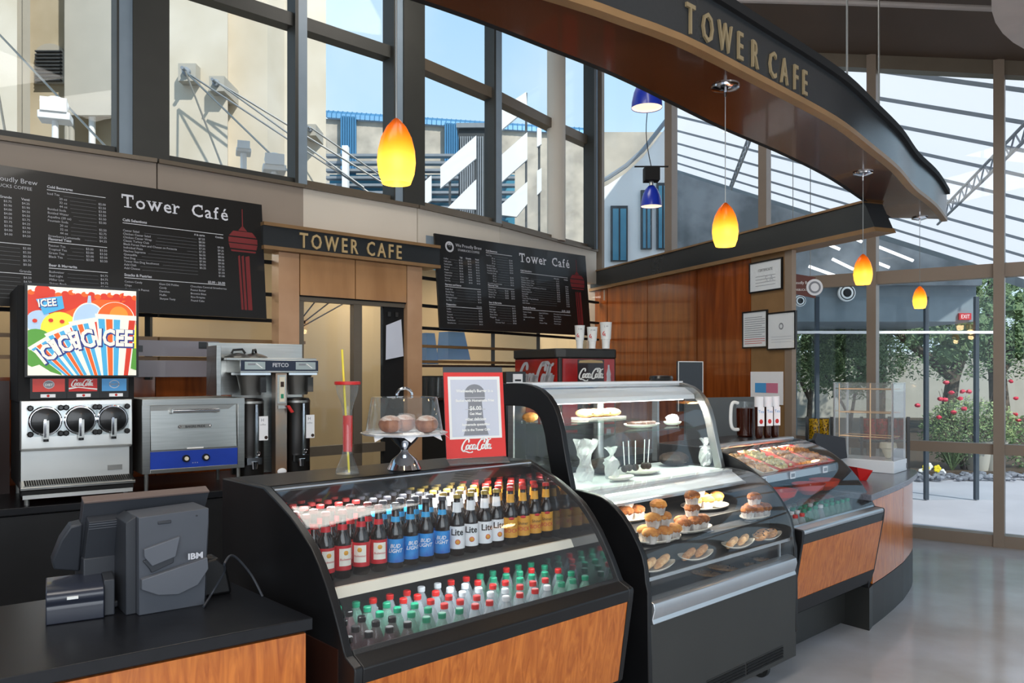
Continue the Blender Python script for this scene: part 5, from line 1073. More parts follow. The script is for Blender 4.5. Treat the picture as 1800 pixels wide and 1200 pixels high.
# ================================================================== machines on the back counter (frame B)
BT = lambda a, v=0, z=.9: fr(OB, AB, a, v, z)
ic = thing('frozen_drink_machine', 'three-barrel frozen drink machine with bright backlit cup sign on the back counter', 'drink machine', BT(.10, .06), AB)
MB().box(-.005, .595, .08, .64, .09, 1.25, 'matte_black').box(-.01, .60, .075, .64, .58, 1.25, 'matte_black').build('cabinet', ic, bevel=.004)
MB().prism([(.0, .590), (-.008, .40), (-.008, .318), (.015, .305), (.08, .305), (.08, .59)], 'x', 0, .575, 'steel_bright').build('front_housing', ic, bevel=.004)
MB().box(.005, .57, .06, .08, .13, .306, 'steel_bright').box(.45, .53, .055, .0605, .165, .195, 'steel_dull').build('splash_panel', ic, smooth=False)
b = MB().prism([(-.045, .090), (-.045, .105), (.07, .135), (.07, .09)], 'x', -.005, .585, 'steel'); dt_ = b.build('drip_tray', ic, bevel=.002)
g = MB()
for k in range(46): x = .018+.012*k; g.prism([(-.036, .1075), (-.036, .1105), (.055, .1345), (.055, .1315)], 'x', x, x+.0085, 'matte_black')
g.box(.01, .57, -.037, -.03, .107, .112, 'steel'); g.build('grille', dt_, smooth=False)
MB().box(.0, .575, -.04, .08, .055, .085, 'matte_black').box(.005, .57, -.045, -.04, .04, .062, 'steel_bright').build('lower_bar', ic, smooth=False)
for x in (.03, .54):
    for y in (.02, .58): MB().cyl((x, y, 0), (x, y, .09), .014, n=10, mat='steel_dull').build('leg', ic)
for k, x in enumerate((.118, .295, .466)):
    v_ = MB(); R = Matrix.Translation((x, -.008, .475)) @ Matrix.Rotation(PI/2, 4, 'X')
    v_.lathe([(.085, 0), (.085, .012), (.078, .02)], n=28, mat='chrome', M=R); v_.lathe([(.076, .018), (.070, .030), (.04, .038), (0, .04)], n=28, mat='knob_black', M=R)
    v_.box(-.088, .088, -.008, -.004, -.088, .09, 'clear_glass', Matrix.Translation((x, -.012, .475))); bar = v_.build('barrel_face', ic)
    kn = MB()
    for dx in (-.075, .075):
        for dz in (-.072, .075): M = Matrix.Translation((x+dx, -.02, .475+dz)) @ Matrix.Rotation(PI/2, 4, 'X'); kn.lathe([(.010, 0), (.017, .006), (.017, .02), (.010, .026)], n=8, mat='knob_black', M=M)
    kn.build('clamp_knob', bar)
    M = Matrix.Translation((x, -.045, .475)); MB().box(-.014, .014, -.02, .01, -.10, .005, 'steel', M).box(-.012, .0, -.024, -.02, -.09, .012, 'chrome', M).cyl((0, -.005, -.115), (0, -.005, -.10), .014, n=10, mat='knob_black', M=M).build('tap', bar)
for k, (x0, x1, m) in enumerate(((.062, .225, 'label_red2'), (.245, .395, 'red'), (.42, .555, 'label_sky'))):
    pl = MB().box(x0-.012, x1+.012, .066, .076, .60, .72, 'black').box(x0, x1, .062, .067, .640, .715, m).box(x0+.04, x0+.115, .062, .067, .607, .626, 'paper').ball(((x0+x0)/2+.078, .062, .6165), .008, 8, 'red', (1, .3, 1))
    if k == 1: script(pl, FRONT(x0+.012, .0615, .672), .115, 'white', nib=.06); pl.add([(x0, .0612, .652), (x0+.05, .0612, .662), (x1, .0612, .648), (x1, .0612, .656), (x0+.05, .0612, .667), (x0, .0612, .662)], [(0, 1, 2, 3, 4, 5)], 'white')
    else:
        xc = (x0+x1)/2; pl.ball((xc, .0625, .682), .028, 16, 'ink_light', (1.1, .05, .95)); pl.ball((xc, .061, .682), .022, 16, 'ink_grey' if k == 0 else 'label_sky', (1.1, .05, .9)); text(pl, 'DIET' if k == 0 else 'FANTA', FRONT(xc, .0595, .674), .019, 'white' if k == 0 else 'ink_grey', 'CENTER', bold=.0005)
    pl.build('flavour_plate', ic, smooth=False)
# backlit picture of frozen drink cups
sb = MB().box(.02, .615, .02, .09, .725, 1.262, 'black').box(.034, .60, .012, .02, .735, 1.245, 'sign_white'); si = sb.build('sign_box', ic, smooth=False)
art = MB(); FA = FRONT(.034, .0118, .735); AWd, AHt = .565, .51; layer = [0]
def poly(P, m, w_=None):
    layer[0] += 1; z = layer[0]*.00012; art.add([(min(1, max(0, x))*AWd, min(1, max(0, y))*AHt, z) for x, y in P], [tuple(range(len(P)))], m, FA)
def circ(cx_, cy_, rx_, ry_, m, a0=0, a1=2*PI, n=24): poly([(cx_+rx_*math.cos(a0+(a1-a0)*k/n), cy_+ry_*math.sin(a0+(a1-a0)*k/n)) for k in range(n+(0 if abs(a1-a0-2*PI) < .01 else 1))], m)
poly([(0, .93), (0, .62), (.25, .52), (.5, .6), (1, .6), (1, .93)], 's_red'); rr = random.Random(9)
for k in range(17): circ(.03+k*.06, .93+rr.uniform(-.02, .02), .034, .03, 's_red' if k % 2 else 's_orange', n=12)
for k in range(9): circ(.05+k*.12, .955, .018, .018, 'sign_white', n=10)
circ(.13, .95, .07, .07, 's_red'); poly([(.02, .66), (.3, .7), (.62, .88), (.9, .88), (.5, .6)], 's_orange')
circ(.10, .60, .12, .13, 's_skylt'); circ(.28, .52, .17, .20, 's_yellow'); circ(.07, .36, .16, .16, 's_green'); poly([(0, .42), (.2, .35), (.3, .0), (.16, 0), (0, .12)], 's_green'); poly([(0, .08), (.1, .12), (.2, .04), (.3, .0), (0, 0)], 'sign_white')
poly([(.93, .6), (1, .6), (1, .3), (.93, .3)], 's_yellow'); poly([(.92, .32), (1, .32), (1, .06), (.9, .1)], 's_green')
circ(.55, .62, .155, .22, 'sign_white', 0, PI); circ(.55, .62, .145, .205, 's_skylt', 0, PI); poly([(.53, .83), (.57, .83), (.565, .92), (.54, .92)], 's_skylt')
circ(.80, .66, .185, .20, 'sign_white', 0, PI); circ(.80, .665, .175, .19, 's_orange', 0, PI); circ(.83, .70, .09, .11, 's_amber', 0, PI); poly([(.835, .86), (.86, .86), (.88, .97), (.865, .97)], 's_red')
def cup(cx_, cy_, ang, w_, h, n_txt, sz):
    c_, s__ = math.cos(ang), math.sin(ang); T = lambda x, y: (cx_+(x*c_-y*s__)*1.0, cy_+(x*s__+y*c_)*AWd/AHt)
    poly([T(-w_*.56, h), T(w_*.56, h), T(w_*.36, -h), T(-w_*.36, -h)], 'sign_white')
    for k in range(5):
        a, b_ = -w_*.5+w_*k/5, -w_*.5+w_*(k+1)/5-w_*.03; poly([T(a, h*.86), T(b_, h*.86), T(b_*.66, -h), T(a*.66, -h)], ['s_sky', 's_orange', 's_sky', 'sign_white', 's_red'][k])
    poly([T(-w_*.58, h), T(w_*.58, h), T(w_*.56, h*.86), T(-w_*.56, h*.86)], 'sign_white')
    M = FA @ Matrix.Translation((cx_*AWd, cy_*AHt, layer[0]*.00012+.0002)) @ Matrix.Rotation(ang, 4, 'Z')
    text(art, n_txt, M @ Matrix.Translation((-w_*AWd*.50+.004, h*AWd*.10-.004, 0)), sz, 's_navy', sx=.72, bold=.010, sp=1.0); text(art, n_txt, M @ Matrix.Translation((-w_*AWd*.50, h*AWd*.10, .0002)), sz, 'sign_white', sx=.72, bold=.0045, sp=1.0)
    layer[0] += 5
cup(.26, .19, .62, .27, .24, 'ICE', .125); cup(.40, .27, .45, .27, .27, 'ICE', .13); cup(.58, .30, .22, .27, .32, 'IC', .145); cup(.81, .31, -.02, .37, .36, 'ICEE', .135)
poly([(.07, .85), (.30, .90), (.32, .76), (.14, .68)], 's_sky')
M = FA @ Matrix.Translation((.095*AWd, .76*AHt, layer[0]*.00012+.0006)) @ Matrix.Rotation(.13, 4, 'Z'); text(art, 'ICEE', M, .06, 's_navy', sx=.8, bold=.004); text(art, 'ICEE', M @ Matrix.Translation((-.003, .003, .0003)), .06, 'sign_white', sx=.8, bold=.0015)
for x, y in ((.06, .61), (.20, .62), (.30, .61)): circ(x, y, .022, .022, 's_red', n=12)
art.flat = True; art.build('lit_picture', si, smooth=False)

ov = thing('pizza_oven', 'stainless countertop pizza oven with blue control strip on the back counter', 'oven', BT(.732, .06), AB)
MB().prism([(0, .13), (.62, .13), (.62, .587), (0, .587)], 'y', .02, .55, 'steel_dull').box(0, .62, 0, .02, .55, .587, 'steel').box(0, .045, 0, .02, .13, .55, 'steel').box(.575, .62, 0, .02, .13, .55, 'steel').box(.045, .575, .0, .02, .13, .155, 'steel').build('housing', ov, bevel=.002)
dr = MB().prism([(.005, .27), (.022, .548), (.03, .548), (.03, .27)], 'x', .048, .572, 'steel').build('door', ov, bevel=.003)
MB().cyl((.17, -.022, .512), (.45, -.022, .512), .011, n=12, mat='chrome').cyl((.175, -.022, .512), (.175, .02, .512), .016, n=10, mat='steel').cyl((.445, -.022, .512), (.445, .02, .512), .016, n=10, mat='steel').build('handle', dr)
b = MB().box(.215, .405, .002, .010, .40, .425, 'steel_dull').ball((.218, .003, .412), .010, 8, 'chrome').ball((.402, .003, .412), .010, 8, 'chrome'); text(b, 'BAKERS PRIDE', FRONT(.31, .001, .4055), .019, 'ink', 'CENTER', bold=.0004); b.build('name_plate', dr)
MB().box(.26, .36, .0, .006, .272, .280, 'white').build('door_lip', dr, smooth=False)
b = MB().box(.045, .575, .006, .02, .155, .262, 'blue'); text(b, '* * *', FRONT(.31, .0055, .172), .02, 'ink_light', 'CENTER'); b.build('control_strip', ov, smooth=False)
for x in (.255, .375): M = Matrix.Translation((x, .006, .212)) @ Matrix.Rotation(PI/2, 4, 'X'); MB().lathe([(.024, 0), (.022, .014)], n=18, mat='knob_black', M=M).lathe([(.013, .014), (.012, .024)], n=16, mat='cream', M=M).build('knob', ov)
for x in (.03, .59):
    for y in (.04, .5): MB().cyl((x, y, 0), (x, y, .13), .011, .014, 10, 'steel_dull').build('leg', ov)

cf = thing('coffee_brewer', 'twin stainless coffee brewer with two black urns on the back counter', 'coffee maker', BT(1.20, .06), AB)
MB().box(0, .66, .30, .33, .60, .955, 'steel').box(.16, .66, .30, .33, .05, .6, 'steel').box(.0, .03, .1, .33, .60, .93, 'steel').build('back_plate', cf, bevel=.002)
MB().box(.12, .66, .0, .33, .75, .835, 'steel').box(.04, .66, .03, .33, .83, .85, 'steel').build('brew_head', cf, bevel=.004)
b = MB().box(.125, .655, -.006, .0, .762, .832, 'navy'); b.box(.15, .285, -.009, -.006, .772, .823, 'display').box(.495, .635, -.009, -.006, .772, .823, 'display')
text(b, 'FETCO', FRONT(.39, -.0065, .790), .036, 'ink_light', 'CENTER', bold=.001)
for x in (.17, .515): b.box(x, x+.05, -.0102, -.009, .80, .812, 'ink_grey'); b.add([(x+.05, -.0103, .812), (x+.06, -.0103, .812), (x+.10, -.0103, .782), (x+.09, -.0103, .782)], [(0, 1, 2, 3)], 'white')
b.build('control_panel', cf, smooth=False)
MB().box(.365, .445, .02, .10, .055, .75, 'copper_steel').build('centre_column', cf, bevel=.003)  # orange light on the steel column is put into its colour
b = MB().box(.375, .435, .012, .02, .545, .735, 'steel').box(.388, .424, .008, .012, .555, .722, 'cream').box(.395, .417, .004, .008, .655, .69, 'choc').box(.397, .415, .004, .008, .578, .607, 'green'); b.build('switch_plate', cf, smooth=False)
MB().box(.375, .44, -.005, .02, .51, .53, 'steel').prism([(.425, .53), (.445, .53), (.475, .485), (.455, .48)], 'y', -.03, -.01, 'red').build('hot_water_tap', cf)
MB().ball((.405, .01, .085), .032, 14, 'paper', (1, .2, .7)).cyl((.39, .02, .0), (.405, .02, .06), .016, n=10, mat='steel_dull').build('drain_badge', cf)
for k, x in enumerate((.225, .55)):
    bs = MB().lathe([(.065, .60), (.088, .72), (.098, .735), (.098, .748)], (x, .10, 0), 20, 'steel_dull').box(x+.02, x+.06, -.03, .02, .62, .72, 'knob_black').box(x-.1, x+.1, .0, .2, .735, .75, 'chrome').build('brew_basket', cf)
    ur = MB().lathe([(.088, .02), (.09, .03), (.09, .56), (.082, .575), (.05, .58)], (x, .12, 0), 26, 'urn_black').lathe([(.092, .545), (.092, .56)], (x, .12, 0), 26, 'steel_dull').build('coffee_urn', cf)
    MB().cyl((x+.01, .015, .19), (x+.01, .015, .54), .010, n=10, mat='chrome').cyl((x+.01, .015, .19), (x+.01, .015, .49), .014, n=10, mat='clear_glass').build('sight_glass', ur)
    M = Matrix.Translation((x, .02, .165)); MB().box(-.06, .04, -.03, .03, -.02, .025, 'chrome', M).cyl((-.01, -.02, -.05), (-.01, -.02, 0), .02, .026, 12, 'chrome', M).ball((.02, -.01, .05), .016, 10, 'chrome', M=M).build('faucet', ur)
    lb = MB().box(x+.028, x+.088, .018, .022, .30, .46, 'paper'); text(lb, 'H', FRONT(x+.04, .0175, .425), .03, 'ink_grey'); text(lb, 'coffee', FRONT(x+.034, .0175, .40), .016, 'ink_grey'); lb.ball((x+.075, .018, .318), .012, 8, 'choc', (1, .2, 1)); lb.build('label', ur, smooth=False)
for k, (a, dz, lab) in enumerate(((1.33, 0, 'upper metal lid lying in the pile on the coffee brewer'), (1.44, 0, 'flat metal lid lying right in the pile on the coffee brewer'))):
    t = thing('urn_lid', lab, 'lid', BT(a+.02, .2, 1.752+dz), AB+k); MB().lathe([(.085, 0), (.088, .006), (.05, .022), (.02, .03), (0, .032)], n=22, mat='steel').build('lid', t); MB().tube([(-.04, 0, .026), (-.03, 0, .05), (.03, 0, .055), (.05, 0, .028)], .008, 8, 'knob_black').build('handle', t)
# panels behind the machines
for k, (a0, a1, z0, z1, lab) in enumerate(((-.9, .0, 1.62, 1.885, 'grey white panel left of the frozen drink machine'), (.62, 1.45, 1.77, 1.885, 'upper grey white panel between the dark rails above the oven'), (.62, 1.45, 1.62, 1.74, 'lower grey white panel above the red wood behind the oven'))):
    tag(MB().box(a0, a1, 0, .012, z0, z1, 'panel_grey').build('wall_panel', None, fr(OB, AB, 0, .98), AB, smooth=False), lab, 'panel', 'grey panels behind the machines')
tag(MB().prism([(0, 0), (.085, .0), (.085, .045), (.012, .048)], 'y', 0, .004, 'knob_black').build('name_tag', None, fr(OB, AB, .83, .975, 1.80), AB, smooth=False), 'small black plate on the upper grey panel over the oven', 'plate')
tag(MB().prism([(0, 0), (.06, .0), (.06, .05), (0, .05)], 'y', 0, .004, 'knob_black').build('name_tag', None, fr(OB, AB, 1.30, .975, 1.83), AB, smooth=False), 'small black plate beside the coffee brewer under the rail', 'plate')
# partly seen dispenser at the left edge
t = thing('tea_urn', 'dark red drink urn with chrome tap cut off by the left picture edge', 'urn', BT(-.11, .12), AB)
MB().lathe([(.10, .12), (.11, .14), (.11, .55), (.10, .58), (.06, .60)], n=24, mat='dark_wine').build('urn_body', t); MB().lathe([(.09, .0), (.10, .01), (.08, .05), (.08, .12)], n=20, mat='chrome').build('base', t)
MB().cyl((.0, -.16, .10), (0, -.11, .16), .014, n=10, mat='chrome').ball((0, -.165, .09), .02, 10, 'chrome').build('tap', t)
MB().box(-.62, -.04, .3, .6, 0, .68, 'wood_red')
tag(MB().box(-.3, .085, .55, .60, 0, .70, 'dark_wood').build('side_board', None, BT(0, .1), AB, smooth=False), 'dark red wood board behind the left edge of the frozen drink machine', 'board')

# menu boards
OM = [(-1.93, 6.2), None]
def menu(name_lab, loc, rz):
    t = thing('menu_board', name_lab, 'menu board', loc, rz)
    lean = Matrix.Rotation(-.095, 4, 'X')
    MB().box(0, 2.12, 0, .02, 0, .90, 'menu_black', lean).build('board', t, smooth=False)
    F = lambda x, z: lean @ FRONT(x, -.0006, z)
    tx = MB(); ln = MB()
    def col(s_, x, z, h, al='LEFT', m='menu_text', **k): text(tx, s_, F(x, z), h, m, al, **k)
    def rule(x0, x1, z, th=.004): ln.box(x0, x1, -.0012, -.0002, z, z+th, 'menu_line', lean)
    def dots(x0, x1, z): ln.box(x0, x1, -.0008, -.0002, z, z+.0011, 'ink_grey', lean)
    def rows_(names, x, z, dz, pr, px_, h=.021, x0=None):
        for k, nme in enumerate(names):
            zz = z-dz*k; ind = .07 if nme.startswith(' ') else 0
            col(nme.strip(), x+ind, zz, h)
            for q, p in enumerate(pr):
                if p[k % len(p)] and not (nme.startswith('#')): col(p[k % len(p)], px_[q], zz, h, 'RIGHT')
            dots(x+ind+len(nme.strip())*h*.52+.01, px_[0]-.06, zz+.002)
    # title column
    x_ = 1.09
    for ch in 'Tower Café':
        if ch == ' ': x_ += .07; continue
        t1 = MB(); text(t1, ch, Matrix.Identity(4), .132, 'menu_title', bold=.0012, sx=.96); lo = min(p[0] for p in t1.v); hi = max(p[0] for p in t1.v); tp = max(p[1] for p in t1.v)
        tx.add([(p[0]-lo+x_, p[1]+.735, p[2]) for p in t1.v], t1.f, 'menu_title', F(0, 0)); wd = hi-lo; xh = .062
        def sl(a_, b_, y, h=.006): tx.add([(x_+a_, .735+y, .0011), (x_+b_, .735+y, .0011), (x_+b_, .735+y+h, .0011), (x_+a_, .735+y+h, .0011)], [(0, 1, 2, 3)], 'menu_title', F(0, 0))
        if ch == 'T': sl(wd/2-.024, wd/2+.024, 0); sl(-.002, .006, tp-.03, .03); sl(wd-.006, wd+.002, tp-.03, .03)
        elif ch == 'w': sl(-.008, .022, xh); sl(wd-.018, wd+.008, xh); sl(wd/2-.014, wd/2+.014, xh)
        elif ch == 'r': sl(-.010, .024, 0); sl(-.012, .008, xh)
        elif ch == 'f': sl(0, .034, 0)
        elif ch == 'C': sl(wd-.008, wd, tp-.036, .034)
        elif ch == 'a': sl(wd-.004, wd+.010, 0)
        x_ += wd+.016
    col('Café Selections', 1.09, .635, .026, bold=.0008); rule(1.09, 1.80, .620)
    col('A la carte', 1.66, .592, .020, 'RIGHT', bold=.0005); col('Combo', 1.80, .592, .020, 'RIGHT', bold=.0005)
    rows_(['Caesar Salad', 'Chicken Caesar Salad', 'Chicken Caesar Wrap', 'Classic Turkey Club', 'Black Forest Ham and Cheese on Focaccia', 'Individual Pizza', 'Nachos Supreme', 'Quesadilla', 'Hot Dog', 'Tower Hot Dog Southwest', 'Add Chili', 'Add Cheese'], 1.09, .563, .0240,
          [['$7.25', '$8.00', '$8.00', '$7.25', '$7.25', '$6.00', '$6.00', '$7.00', '$4.25', '$5.25', '', ''], ['', '', '$9.00', '$9.25', '$9.25', '$8.00', '$8.00', '$9.00', '$6.25', '$7.25', '$1.00', '$1.00']], [1.66, 1.80])
    col('Snacks & Pastries', 1.09, .250, .026, bold=.0008); rule(1.09, 1.80, .236); col('$2.00 - $6.00', 1.80, .245, .024, 'RIGHT', bold=.0006)
    for x, L_ in ((1.09, ['Cotton Candy', 'Chips', 'Cookie with Peanut', 'Jar']), (1.32, ['Giant Dill Pickles', 'Candy', 'Danishes', 'Muffin', 'Slurpee Tasty']), (1.54, ['Chocolate Covered Strawberries', 'Peanut Butter', 'Brownie Bites', 'Rice Krispies', 'Pound Cake'])):
        for k, q in enumerate(L_): col(q, x, .205-.026*k, .020)
    # cold drinks column
    col('Cold Beverages', .63, .795, .024, bold=.0008); rule(.63, .985, .780)
    rows_(['Iced Tea', '  20 oz', '  32 oz', '  44 oz', 'Bottled Soda', 'Bottled Water', 'Aquafina (20 oz)', 'Fountain Soda', '  20 oz', '  32 oz', '  44 oz', 'Strawberry Lemonade'], .63, .750, .0255, [['', '$2.00', '$2.50', '$3.00', '$2.50', '$2.50', '$2.00', '', '$2.50', '$2.75', '$3.25', '$4.25']], [.985])
    col('Flavored Teas', .63, .448, .024, bold=.0008); rule(.63, .985, .434)
    rows_(['Passion Tea', 'Tropical Tea', 'Green Tea', 'Black Tea'], .63, .406, .0245, [['$3.00'], ['$3.50']], [.90, .985])
    col('Beer & Margarita', .63, .275, .024, bold=.0008); rule(.63, .985, .261)
    rows_(['Budweiser', 'Bud Light', 'Miller Lite', 'Shiner Bock', 'Margarita', '  Frozen', '  Souvenir Yard'], .63, .232, .0255, [['$4.75', '$4.75', '$4.75', '$5.00', '$7.00', '$6.00', '$9.00']], [.985])
    # coffee column
    ln.add([(0.17+.052*math.cos(2*PI*k/28), 0, .79+.052*math.sin(2*PI*k/28)) for k in range(28)], [tuple(range(28))], 'menu_text', lean @ Matrix.Translation((0, -.0014, 0)))
    ln.add([(0.17+.034*math.cos(2*PI*k/28), 0, .79+.034*math.sin(2*PI*k/28)) for k in range(28)], [tuple(range(28))], 'menu_black', lean @ Matrix.Translation((0, -.0024, 0)))
    text(ln, '*', lean @ FRONT(.17, -.0026, .755), .09, 'menu_text', 'CENTER', bold=.004)
    col('We Proudly Brew', .245, .800, .045); col('STARBUCKS COFFEE', .27, .760, .030)
    col('Tall', .32, .690, .022, 'RIGHT', bold=.0005); col('Grande', .43, .690, .022, 'RIGHT', bold=.0005); col('Venti', .53, .690, .022, 'RIGHT', bold=.0005)
    rows_(['Coffee', 'Caffe Latte', 'Vanilla Latte', 'Caramel', 'Mocha', 'Cappuccino', 'Americano', 'Steamer', 'Hot Tea'], .09, .664, .0265, [['$3.25', '$3.50', '$4.00', '$4.00', '$3.25', '$3.50', '$4.00', '$2.50', '$3.00'], ['$3.75', '$3.90', '$4.00', '$4.00', '$3.25'], ['$4.25', '$3.90', '$4.50', '$4.50', '$3.75']], [.32, .43, .53], .020)
    col('Espresso and Extras', .09, .415, .024, bold=.0008); rule(.09, .53, .400)
    rows_(['Single Shot', 'Double Shot', 'Extra Flavor', 'Whipped Cream', 'Soy Milk'], .09, .372, .0265, [['$2.00', '$2.50', '$0.50', '$0.75', '$0.50']], [.53], .020)
    col('Frappuccino', .09, .225, .024, bold=.0008); rule(.09, .53, .210); col('Grande', .53, .222, .022, 'RIGHT')
    rows_(['Coffee', 'Mocha', 'Caramel', 'Java Chip', 'Vanilla Bean', 'Strawberries'], .09, .182, .0265, [['$4.50', '$4.50', '$4.75']], [.53], .020)
    tx.build('lettering', t, smooth=False); ln.build('rule', t, smooth=False)
    tw_ = MB(); TF = lean @ FRONT(1.955, -.0008, 0)
    def pp(P, z=.0): tw_.add([(x, y, z) for x, y in P], [tuple(range(len(P)))], 'tower_red', TF)
    pp([(-.004, .70), (.004, .70), (.006, .84), (-.001, .84)]); pp([(-.035, .67), (.035, .67), (.006, .705), (-.006, .705)]); pp([(-.11, .625), (.11, .625), (.075, .665), (-.075, .665)])
    pp([(-.115, .575), (.115, .575), (.115, .615), (-.115, .615)]); pp([(-.105, .53), (.105, .53), (.115, .568), (-.115, .568)]); pp([(-.095, .505), (.095, .505), (.10, .518), (-.10, .518)])
    for x0, x1, b0, b1 in ((-.045, -.03, -.035, -.018), (-.018, .0, -.010, .010), (.012, .045, .018, .052)): pp([(b0, .06), (b1, .06), (x1, .48), (x0, .47)])
    tw_.build('tower_emblem', t, smooth=False); return t
mat('menu_title', 'd4d5dc', .5, var=.02)
L1 = fr((-1.93, 6.2), AC, -2.12, -.045, 2.068); L2 = fr((-.704, 7.46), AC, 0, -.05, 2.065)
m1 = menu('near left menu board with red tower emblem above the machines', L1, AC)
m2 = dup(m1, L2, AC, 'far menu board hanging right of the TOWER CAFE door sign')
m1['group'] = m2['group'] = 'menu boards'
tag(MB().box(0, .36, 0, .02, 0, .12, 'mullion_grey').build('wall_box', None, fr(OD, AC, .83, .18, 2.83), AC), 'small blue grey box behind the left end of the far menu board', 'box')
for k, (s_, z) in enumerate(((.2, 2.0),)): pass
# paper taped on the dark door panel
tag(MB().prism([(.47, 1.765), (.66, 1.80), (.635, 2.13), (.475, 2.07)], 'y', .035, .038, 'paper_blue').build('paper_sheet', None, (*OD, 0), AC, smooth=False), 'white paper sheet taped to the dark panel beside the service door', 'paper')

# framed notices on the pilaster
def frame(s0, s1, z0, z1, lab, kind, v=-.018, col_='knob_black', mw=.013, nm='framed_notice'):
    t = thing(nm, lab, 'picture', (OW[0], OW[1], 0), AW, None)
    x = OW[0]+s0*math.cos(AW); y = OW[1]+s0*math.sin(AW); t.location = (x, y, z0); w_, h = s1-s0, z1-z0
    if mw: MB().box(0, w_, v, 0, 0, mw, col_).box(0, w_, v, 0, h-mw, h, col_).box(0, mw, v, 0, mw, h-mw, col_).box(w_-mw, w_, v, 0, mw, h-mw, col_).build('frame', t, smooth=False)
    b = MB().box(mw, w_-mw, v+.006, 0, mw, h-mw, 'paper'); F = FRONT(0, v+.0055, 0)
    if kind == 'cert':
        text(b, 'CERTIFICATE', FRONT(w_/2, v+.0055, h*.66), h*.12, 'ink', 'CENTER')
        for k in range(4): b.box(w_*.2, w_*.8, v+.005, v+.006, h*(.2+.1*k), h*(.2+.1*k)+.004, 'ink_grey')
        text(b, 'S A', FRONT(w_*.62, v+.0055, h*.3), h*.3, 'ink_light', 'CENTER')
    elif kind == 'text':
        for k in range(13): b.box(mw+.02, w_-mw-(.02 if k % 4 else .06), v+.005, v+.006, h*(.12+.058*k), h*(.12+.058*k)+.005, 'ink_grey' if k > 2 else 'red')
    elif kind == 'seal':
        b.add([(w_*.5+.03*math.cos(2*PI*k/20), v+.0053, h*.62+.03*math.sin(2*PI*k/20)) for k in range(20)], [tuple(range(20))], 'ink_grey'); b.add([(w_*.5+.018*math.cos(2*PI*k/20), v+.0048, h*.62+.018*math.sin(2*PI*k/20)) for k in range(20)], [tuple(range(20))], 'paper')
        for k in range(3): b.box(mw+.04, w_-mw-.04, v+.005, v+.006, h*(.2+.07*k), h*(.2+.07*k)+.004, 'ink_light')
    else:
        b.box(w_*.15, w_*.5, v+.004, v+.006, h*.35, h*.65, 'label_sky'); b.box(w_*.5, w_*.85, v+.004, v+.006, h*.35, h*.65, 'pink')
    b.build('paper', t, smooth=False)
    if mw: MB().box(mw, w_-mw, v+.002, v+.003, mw, h-mw, 'case_glass').build('pane', t, smooth=False)
    return t
frame(3.224, 3.672, 2.376, 2.655, 'black framed landscape certificate highest on the wood pillar', 'cert')
frame(3.125, 3.475, 1.875, 2.215, 'left of two portrait notices in black frames on the wood pillar', 'text')
frame(3.48, 3.845, 1.850, 2.180, 'right of two black framed notices, overhanging the pillar edge', 'seal', v=-.022)
frame(3.232, 3.672, 1.37, 1.66, 'unframed poster with blue and pink print low on the wood pillar', 'post', v=-.010, mw=0, nm='poster')
# round shop sign beyond the pillar
t = thing('hanging_sign', 'brown hanging sign We Proudly Brew with round emblem beyond the framed notices', 'sign', (X(1391, 8.2), 8.2, 0), 0)
b = MB().prism([(0, Z(515, 8.2)), (.25, Z(524, 8.2)), (.25, Z(487, 8.2)), (0, Z(480, 8.2))], 'y', 0, .02, 'sign_brown')
text(b, 'Proudly Brew', FRONT(.012, -.0005, Z(499, 8.2)), .042, 'white', sx=.9); text(b, 'STARBUCKS', FRONT(.012, -.0005, Z(511, 8.2)), .032, 'white', sx=.85); b.build('board', t, smooth=False)
R = Matrix.Translation((.235, -.002, Z(505, 8.2))) @ Matrix.Rotation(PI/2, 4, 'X'); MB().lathe([(.085, 0), (.085, .012)], n=28, mat='paper', M=R, ecc=1).lathe([(.062, .012), (.062, .014)], n=28, mat='ink_grey', M=R).lathe([(.042, .014), (.042, .016)], n=28, mat='paper', M=R).build('emblem', t)
MB().cyl((.02, .01, Z(481, 8.2)), (.02, .01, 4.2), .004, n=6, mat='steel_dull').cyl((.2, .01, Z(486, 8.2)), (.2, .01, 4.2), .004, n=6, mat='steel_dull').build('hanger', t)

# red drink dispenser
KD = (.4, 6.75); dd = thing('soda_dispenser', 'large red and black soda dispenser standing behind the bakery case', 'drink dispenser', (*KD, .9005), math.radians(30))
MB().prism([(0, 0), (.6, 0), (.6, .75), (0, .75)], 'z', 0, .88, 'charcoal').build('cabinet', dd, bevel=.01)
MB().prism([(.05, -.025), (.58, -.025), (.62, .02), (.62, .72), (.57, .77), (.02, .77), (-.025, .73), (-.025, .03)], 'z', .875, .958, 'charcoal').build('top_cap', dd, bevel=.012)
f1 = MB().box(.03, .575, -.012, 0, .30, .870, 'dark_red2'); f1.box(.18, .46, -.014, -.012, .30, .865, 'cola_dark')
for k in range(14): f1.ball((rb.uniform(.2, .44), -.013, rb.uniform(.33, .52)), rb.uniform(.008, .02), 8, 'dark_red', (1, .2, 1))
f1.add([(.19, -.0148, .835), (.45, -.0148, .835), (.44, -.0148, .855), (.32, -.0148, .862), (.2, -.0148, .855)], [(0, 1, 2, 3, 4)], 'letter_tan')
script(f1, FRONT(.190, -.015, .70), .26, 'white', nib=.07)
f1.lathe([(.022, 0), (.026, .05), (.020, .10), (.024, .13), (.010, .18), (.009, .21)], (.512, -.012, .61), 12, 'ink_light', ecc=.15); text(f1, 'ENJOY', FRONT(.512, -.0125, .575), .022, 'ink_light', 'CENTER'); f1.build('front_panel', dd, smooth=False)
